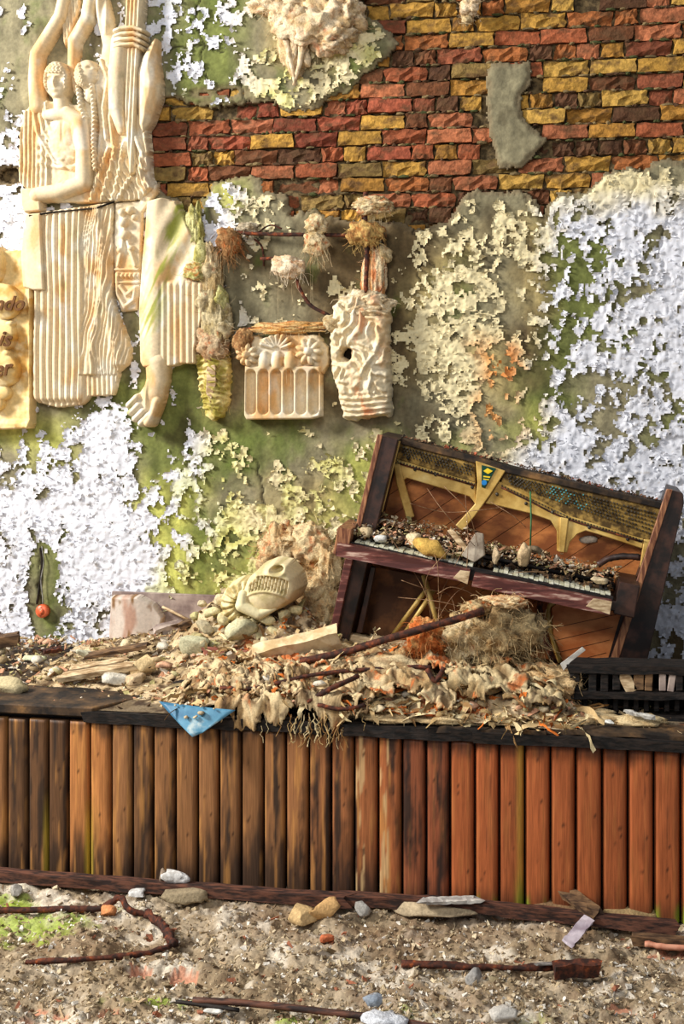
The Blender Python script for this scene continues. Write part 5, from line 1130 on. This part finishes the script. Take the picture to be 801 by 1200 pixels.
# key bed
KY = 6.22
K0, K1 = P(396, 636, KY), P(722, 704, KY); ku = (K1-K0).normalized(); kv = Vector((-ku.z, 0, ku.x)); kw = Vector((0, 1, 0))
if kv.z < 0: kv = -kv
def kbox(name, s0, s1, v0, v1, w0, w1, mat, jit=0, bev=.003, par=None):
    L = (K1-K0).length; p = [K0+ku*L*s+kv*v+kw*w0 for s, v in ((s0, v0), (s1, v0), (s1, v1), (s0, v1))]; return prism(name, p, kw*(w1-w0), mat, par or pi, bev, jit)
kbox('key_bed', .0, 1.02, -.055, -.01, .03, .33, m_pwood)
kbox('key_rail', .0, .485, -.062, .004, -.02, .03, m_prail, .003)['label'] = 'left half of the stained key rail, split off'
kbox('key_rail', .50, .985, -.070, -.004, -.03, .02, m_prail, .003)['label'] = 'right half of the stained key rail'
L = (K1-K0).length
for s0_, s1_, w_o in ((.43, .484, -.02), (.90, .984, -.03)):
    prism('worn_end', [K0+ku*L*s0_+kv*-.05+kw*w_o, K0+ku*L*s1_+kv*-.066+kw*w_o, K0+ku*L*s1_+kv*-.002+kw*w_o, K0+ku*L*(s0_+.02)+kv*-.006+kw*w_o], kw*-.003, m_palewood, pi, .001)
kbox('key_block', -.012, .04, -.06, .075, .0, .34, m_pedge, .002); kbox('key_block', 1.0, 1.07, -.07, .085, .03, .36, m_pwood, .002)
kbox('fall_board', .05, 1.0, .0, .03, .28, .34, m_black, .003)
kbox('key_slip', .04, .99, -.012, .012, .03, .05, m_black)
L = (K1-K0).length; wk = nbk = 0
rk2 = random.Random(4); n_keys = 51
for k in range(n_keys):
    s0 = .055+k*(.925/n_keys); s1 = s0+.925/n_keys-.0018
    if 24 <= k <= 27 or rk2.random() < .05: continue
    dv = rk2.uniform(-.006, .004); kbox('white_key', s0, s1, .006+dv, .022+dv, .035+rk2.uniform(-.005, .008), .17, m_ivory, 0, .001)
for k in range(n_keys-1):
    if k % 7 in (1, 5) or rk2.random() < .25: continue
    s = .055+(k+1)*(.925/n_keys); kbox('black_key', s-.0045, s+.0045, .022, .036, .09, .18, m_ebony, 0, .001)
for k in range(3): tube('action_rail', [K0+ku*.02+kv*(.05+.014*k)+kw*(.2+.05*k), K0+ku*(L*.99)+kv*(.045+.012*k)+kw*(.2+.05*k)], .010, m_black if k % 2 == 0 else m_brownwood, pi, 6, .2)
mb = MB()
for k in range(60):
    s = .52+.47*k/60
    if random.random() < .2: continue
    a = K0+ku*L*s+kv*.03+kw*.2; v, f = board_geo(a, a+kw*.1+kv*random.uniform(.02, .05), ku, .006, .012, 1, .001, 0); mb.add(v, f)
tag(mb.build('hammer_stub', m_black, pi), kind='stuff')
tube('curved_bridge', catmull([P(700, 662, 6.45), P(712, 655, 6.46), P(730, 652, 6.46), P(750, 653, 6.46)], 6), .016, m_pwood, pi, 8, .1)
tube('string_rope', [P(621, 576, 6.53), P(622, 608, 6.5), P(621, 642, 6.45)], .0045, m_greenw, pi, 6)
for pts in ([(522, 760), (505, 716), (500, 676), (530, 640)], [(536, 745), (528, 700), (498, 690), (470, 680)], [(466, 700), (520, 706), (560, 720)], [(508, 732), (540, 690), (600, 672), (640, 670)], [(560, 640), (548, 600), (520, 570)], [(506, 740), (500, 700), (478, 660), (450, 620)],
            [(545, 580), (548, 640), (544, 690)], [(512, 696), (530, 688), (556, 700), (540, 720), (510, 712)], [(502, 640), (512, 660), (514, 700), (520, 740)], [(480, 590), (520, 600), (560, 598), (590, 594)], [(574, 588), (600, 604), (616, 618)], [(500, 572), (520, 600), (556, 640)], [(512, 750), (516, 700), (530, 668), (545, 640)]):
    tube('broken_string', catmull([P(a, b, 6.16+.16*random.random()) for a, b in pts], 7), .0017, m_wire, pi, 4)
# things lying on the piano
def kpos(s, v, w_): return K0+ku*L*s+kv*v+kw*w_
def pos_k(r):
    s = r.uniform(.03, 1.0); w_ = r.uniform(.08, .30); hgt = .02+(.10 if s < .5 else .07)*(w_-.06)/.24+.035*r.random()
    if s > .5 and w_ < .17: return None
    return tuple(kpos(s, hgt, w_))
shards('plaster_chip', 1700, None, pos_k, .007, .032, SC+[(120, 90, 66), (90, 66, 50), (212, 190, 156), (190, 150, 120)], 'small plaster and wood chips piled along the piano keyboard above the stage', 'debris', 91)
def pos_bed(r):
    s = r.uniform(.02, .99); w_ = r.uniform(.12, .32); return tuple(kpos(s, .01+.25*(w_-.08)*r.random(), w_))
shards('plaster_chip', 500, None, pos_bed, .02, .05, [(104, 80, 58), (80, 60, 44), (130, 100, 70), (176, 146, 104)], 'larger brown chips bedded between the piano keys above the stage', 'debris', 92, .35)
def kobj(name, s, v, w_, sx, sy, sz, col, label, rot, seed, boxy=.5, amp=.4): rock(name, kpos(s, v, w_), (sx, sy, sz), seed, col, label, 'rubble', None, rot, boxy, 3, amp=amp)
kobj('leaf_scrap', .325, .065, .05, .085, .05, .04, (206, 166, 84), 'yellow-brown curled scrap resting on the left piano keys', (0, .1, 0), 901, .2, .6)
kobj('plaster_chunk', .26, .075, .10, .035, .03, .04, (226, 206, 166), 'cream chunk beside the yellow-brown scrap on the keys', (0, -.5, 0), 902)
kobj('plaster_chunk', .14, .05, .08, .032, .03, .02, (232, 230, 222), 'whitish chunk near the left end of the keys', (0, 0, 0), 903)
kobj('plaster_chunk', .085, .06, .10, .03, .03, .028, (186, 166, 130), 'knobbly tan chunk at the left end of the keys', (0, 0, 0), 904)
kobj('plaster_chunk', .66, .10, .12, .03, .025, .06, (206, 178, 136), 'tall twisted tan chunk in the middle of the keyboard', (0, .2, 0), 905, .3, .8)
kobj('plaster_chunk', .56, .08, .1, .02, .03, .04, (200, 176, 140), 'upright tan flake left of the twisted chunk', (0, .3, 0), 906)
kobj('plaster_chunk', .93, .06, .1, .045, .03, .016, (226, 204, 164), 'flat cream chunk at the right end of the keys', (0, .1, 0), 907)
kobj('plaster_chunk', .69, .13, .22, .045, .03, .018, (140, 122, 96), 'grey lump on the action rail under the right strut', (0, .2, 0), 908)
tag(prism('paper_scrap', [kpos(.44, .05, .07), kpos(.475, .17, .10), kpos(.50, .17, .11), kpos(.52, .07, .09), kpos(.49, .03, .07)], Vector((.005, .012, 0)), M_two('grey cloth scrap', (150, 134, 116), (200, 186, 164), 14, .9, .4), None, .002), 'upright grey-beige cloth scrap standing in the keyboard debris', 'scrap')
tag(board('stick', kpos(.38, .16, .12), kpos(.46, .07, .1), kv, .024, .016, m_palewood, None, 4, .003, .01), 'pale pinkish stick leaning left of the grey-beige scrap', 'stick')
tag(rock('mould_patch', P(690, 633, 6.62), (.05, .01, .022), 909, (206, 190, 170), 'x') and [o for o in C.objects if o.name.startswith('mould_patch')][-1], 'pale plaster flake stuck on the soundboard at the right', 'flake')
def pos_top(r):
    u = r.random(); a = 470+305*u; b = 514+77*u; p = P(a, b, PY_+.03+.08*r.random()); return (p.x, p.y, p.z+.01+.012*r.random())
shards('plaster_chip', 420, None, pos_top, .006, .022, [(110, 80, 60), (70, 54, 44), (150, 120, 90), (176, 96, 66), (60, 50, 40)], 'dark crumbs and leaves lying along the top edge of the piano above the stage', 'debris', 93)

# ================================================================ FLOOR
fx = np.arange(-3.2, 2.4, .0095); fy = np.arange(3.2, S_Y+.06, .0095); Xf, Yf = np.meshgrid(fx, fy)
nz_ = fbm(Xf*3, Yf*3, 0, 3, 900)*.03+.020*np.tanh(2.5*fbm(Xf*7, Yf*9, 0, 4, 905))+.026*fbm(Xf*14, Yf*14, 0, 5, 901, .65)+.014*ridge(Xf*20, Yf*20, 0, 3, 902)+.006*fbm(Xf*60, Yf*60, 0, 2, 903)
fpx, fpy = proj(Xf, Yf, 0*Xf)
PUD = [(164, 1136, 13, 6), (214, 1142, 17, 7), (42, 1180, 12, 5), (72, 1184, 10, 5), (126, 1186, 12, 6), (782, 1112, 20, 4), (245, 1178, 10, 4), (725, 1175, 16, 5), (30, 1196, 14, 4)]
pud = np.full(Xf.shape, 1e9)
for a, b, c, d in PUD: pud = np.minimum(pud, ell(fpx, fpy, a, b, c, d)[0]+1.5*vn(fpx/5, fpy/3, 0, 7))
nz_ = np.where(pud < 0, -.028, nz_-.012*sst(4, 0, pud)); ramp = sst(5.35, 5.55, Yf)*.0
Zf = nz_-.012
fc = np.tile(lin((172, 154, 128)), Xf.shape+(1,)); fc = mixc(fc, lin((150, 130, 102)), sst(-.3, .3, fbm(Xf*5, Yf*5, 0, 4, 910))); fc = mixc(fc, lin((216, 204, 184)), sst(.02, .35, fbm(Xf*7, Yf*9, 0, 4, 911))*.8); fc = mixc(fc, lin((104, 84, 62)), sst(.05, .45, fbm(Xf*13, Yf*16, 0, 5, 912, .65))*.8); fc = mixc(fc, lin((120, 92, 64)), sst(.1, .5, fbm(Xf*3, Yf*4, 0, 4, 914))*.6)
gm = np.full(Xf.shape, -1.)
for a, b, c, d, s_ in ((40, 1082, 70, 22, 1), (10, 1052, 40, 10, .8), (190, 1172, 60, 9, .8), (350, 1188, 50, 9, .9), (450, 1192, 160, 8, .5), (10, 1108, 22, 14, .7), (640, 1188, 50, 9, .5), (130, 1062, 40, 10, .4), (590, 1150, 20, 6, .6), (780, 1086, 20, 6, .5)): gm = np.maximum(gm, s_*np.exp(-((fpx-a)/c)**2-((fpy-b)/d)**2))
fc = mixc(fc, lin((150, 168, 60)), sst(.35, .8, gm+.5*fbm(Xf*18, Yf*18, 0, 3, 913))*.85)
fc = mixc(fc, lin((196, 136, 106)), (pud < .5)*.9)
mk_f = mk('floor', np.stack([Xf, Yf, Zf], -1).reshape(-1, 3), grid_faces(len(fx), len(fy)), m_rub, None, True, np.clip(fc, .01, .9).reshape(-1, 3)); tag(mk_f, kind='structure')
fo = mk('floor', [(-5.5, -3, -.06), (4, -3, -.06), (4, W_Y, -.06), (-5.5, W_Y, -.06)], [(0, 1, 2, 3)], M_two('outer floor', (150, 130, 104), (190, 170, 140), 6, .95, .4)); tag(fo, kind='structure')
def pos_f(r):
    px, py = r.uniform(-60, 860), 1040+175*r.random()**.8; p = G(px, py, 0)
    if p.y > S_Y-.03: return None
    if np.min([ell(np.array(px*1.), np.array(py*1.), *q)[0] for q in PUD]) < 0: return None
    i = min(int((p.x+3.2)/.0095), len(fx)-1); j = max(min(int((p.y-3.2)/.0095), len(fy)-1), 0); return (p.x, p.y, Zf[j, i]+.003)
shards('rubble_crumb', 11000, None, pos_f, .005, .022, [(206, 188, 156), (176, 154, 122), (150, 130, 100), (226, 218, 204), (120, 98, 74), (190, 170, 136)], 'countless crumbs of plaster and mortar covering the floor before the planks', 'debris', 95, .6)
shards('rubble_flake', 420, None, pos_f, .015, .04, [(206, 186, 154), (186, 160, 126), (150, 128, 96), (220, 208, 190), (170, 108, 80)], 'thin palm-sized flakes lying among the floor crumbs', 'debris', 96, .25)
# battens along the foot of the planks
def fboard(name, pxs, w_, t_, mat, label, cat='batten', z=.03, wd=(0, 1, 0), seg=14, jit=.003):
    a, b = G(*pxs[0], z), G(*pxs[1], z); tag(board(name, a, b, wd, w_, t_, mat, None, seg, jit, .03), label, cat)
fboard('batten', ((-40, 1022), (410, 1056)), .06, .045, m_batten, 'long dark red batten lying along the foot of the left planks')
fboard('batten', ((400, 1052), (556, 1062)), .06, .045, m_batten, 'dark batten piece continuing in the middle of the plank foot')
fboard('batten', ((520, 1058), (790, 1087)), .055, .045, m_batten, 'long brown batten along the foot of the right planks', z=.035)
fboard('flat_strip', ((494, 1056), (560, 1054)), .05, .012, m_paper, 'pale grey flat strip on the middle battens', 'strip', .07)
chunk0 = lambda px, py, sx, sy, sz, col, label, rot=(0, 0, 0), boxy=.8, seed=1, z=.0, mat=None, amp=.25, cat='rubble': rock('rubble_block', G(px, py, z)+Vector((0, 0, sz*.7)), (sx, sy, sz), seed, col, label, cat, None, rot, boxy, 3, mat, amp)
chunk0(352, 1078, .07, .05, .035, (200, 168, 118), 'left of two tan brick halves in front of the batten', (0, .2, -.5), .95, 1001, amp=.1)
chunk0(379, 1076, .075, .05, .042, (206, 164, 108), 'right of two tan brick halves, the bigger one', (0, -.15, .5), .95, 1002, amp=.1)
chunk0(424, 1070, .04, .03, .03, (176, 172, 164), 'grey stone right of the two tan brick halves', boxy=.4, seed=1003)
chunk0(206, 1034, .052, .03, .036, (236, 234, 230), 'white crusty lump lying on the batten at left', boxy=.2, seed=1004, z=.05, mat=m_white, amp=.8)
chunk0(190, 1034, .018, .02, .035, (150, 130, 110), 'thin upright brown scrap beside the white lump', boxy=.3, seed=1005, z=.04)
chunk0(160, 1050, .035, .03, .02, (232, 230, 226), 'small white lump below the batten at left', boxy=.3, seed=1006, mat=m_white, amp=.6)
chunk0(18, 1048, .03, .03, .025, (176, 170, 160), 'grey pebble below the batten at the far left', boxy=.3, seed=1007)
chunk0(126, 1072, .035, .03, .022, (224, 150, 96), 'orange-tan stone above the bent rusty strip', boxy=.5, seed=1008)
chunk0(218, 1054, .10, .06, .034, (150, 134, 106), 'mossy brown mound of rubble under the batten', boxy=.2, seed=1009, amp=.5)
chunk0(500, 1069, .2, .06, .026, (188, 168, 136), 'wide crumbling tan lump under the middle batten', boxy=.6, seed=1010, amp=.4)
chunk0(650, 1070, .1, .06, .03, (140, 108, 76), 'brown crumbling wood lump under the right batten', boxy=.6, seed=1011, amp=.4)
chunk0(740, 1080, .12, .06, .03, (170, 144, 100), 'tan block at the right end under the batten', boxy=.8, seed=1012, amp=.3)
chunk0(545, 1052, .16, .05, .03, (190, 166, 126), 'low tan crust at the foot of the middle planks', boxy=.4, seed=1013, amp=.4)
chunk0(555, 1150, .035, .03, .03, (160, 156, 150), 'small grey stone in the middle of the floor', boxy=.4, seed=1014)
chunk0(436, 1176, .045, .035, .02, (150, 160, 172), 'bluish grey stone near the bottom rod', boxy=.5, seed=1015)
chunk0(383, 1104, .03, .03, .022, (190, 104, 66), 'red brick crumb in the middle of the floor', boxy=.5, seed=1016)
chunk0(590, 1194, .05, .04, .022, (196, 190, 180), 'pale stone at the bottom edge right of centre', boxy=.5, seed=1017)
# broken wood scrap and strips on the right batten
a, b = G(662, 1046, .10), G(700, 1072, .06); tag(board('wood_scrap', a, b, (0, 1, .3), .07, .025, m_brownwood, None, 6, .005, .03), 'broken reddish wood scrap lying across the right batten', 'wood')
a, b = G(690, 1076, .055), G(664, 1106, .01); tag(board('bent_strip', a, b, (1, .3, 0), .05, .006, M_two('lilac strip', (150, 136, 146), (196, 184, 190), 10, .6, .2), None, 8, .003, .01), 'lilac-grey strip bending from the right batten down to the floor', 'strip')
def frod(name, pxs, r, label, z=.012, jit=.3, mat=m_rust, cat='rod', n=7): tag(tube(name, catmull([G(a, b, z+dz) for a, b, dz in pxs], 5), r, mat, None, n, jit), label, cat)
frod('iron_strip', [(-20, 1068, 0), (60, 1066, 0), (118, 1064, .01), (140, 1052, .05), (152, 1066, .02), (172, 1072, .0)], .014, 'rusty strip along the left floor with a raised bent tip')
frod('iron_strip', [(172, 1070, .01), (188, 1082, .02), (196, 1094, .02), (205, 1106, .02)], .018, 'crumbled rusty iron piece joining the two left strips', jit=.5)
frod('iron_strip', [(30, 1128, -.01), (80, 1125, 0), (140, 1121, .0), (176, 1116, .0), (200, 1108, .01)], .011, 'lower rusty strip half buried in the left floor')
frod('iron_rod', [(470, 1130, 0), (520, 1132, .0), (600, 1134, .0), (650, 1134, .0)], .013, 'rusty flaky rod lying across the right floor', jit=.45)
a, b = G(648, 1136, .03), G(702, 1134, .03); tag(board('iron_block', a, b, (0, 1, 0), .05, .05, m_rust, None, 5, .005), 'dark red iron block at the right end of the flaky rod', 'block')
a, b = G(628, 1130, .035), G(658, 1128, .04); tag(board('metal_sliver', a, b, (0, 1, 0), .02, .005, m_cable, None, 3, .001), 'thin grey sliver above the iron block', 'sliver')
frod('iron_rod', [(226, 1172, .01), (300, 1177, .01), (400, 1188, .01), (460, 1196, .01), (520, 1206, .01)], .013, 'long brown rod along the bottom edge of the photo', jit=.1, mat=m_batten)
frod('iron_rod', [(206, 1174, 0), (240, 1178, .0), (280, 1184, .0)], .008, 'thin dark rod end left of the long brown rod', mat=m_black)
clump('crumpled_paper', G(452, 1196, .03), (.07, .05, .025), 950, 'crumpled white paper lying on the long brown rod', 'paper', None, ((226, 228, 232), (196, 198, 204), (150, 150, 150)), 0, 0, 0, 3, None, .7)
chunk0(250, 1186, .035, .02, .006, (228, 224, 214), 'flat white flake left of the long brown rod', seed=1020)
frod('rusty_strip', [(755, 1106, 0), (780, 1109, 0), (820, 1112, 0)], .012, 'red flat strip at the right edge of the floor', mat=m_pink)
tag(board('edge_timber', G(740, 1100, .01), G(860, 1112, .01), (0, 1, 0), .05, .04, m_brownwood, None, 6, .004), 'dark half buried timber at the right edge of the floor', 'wood')
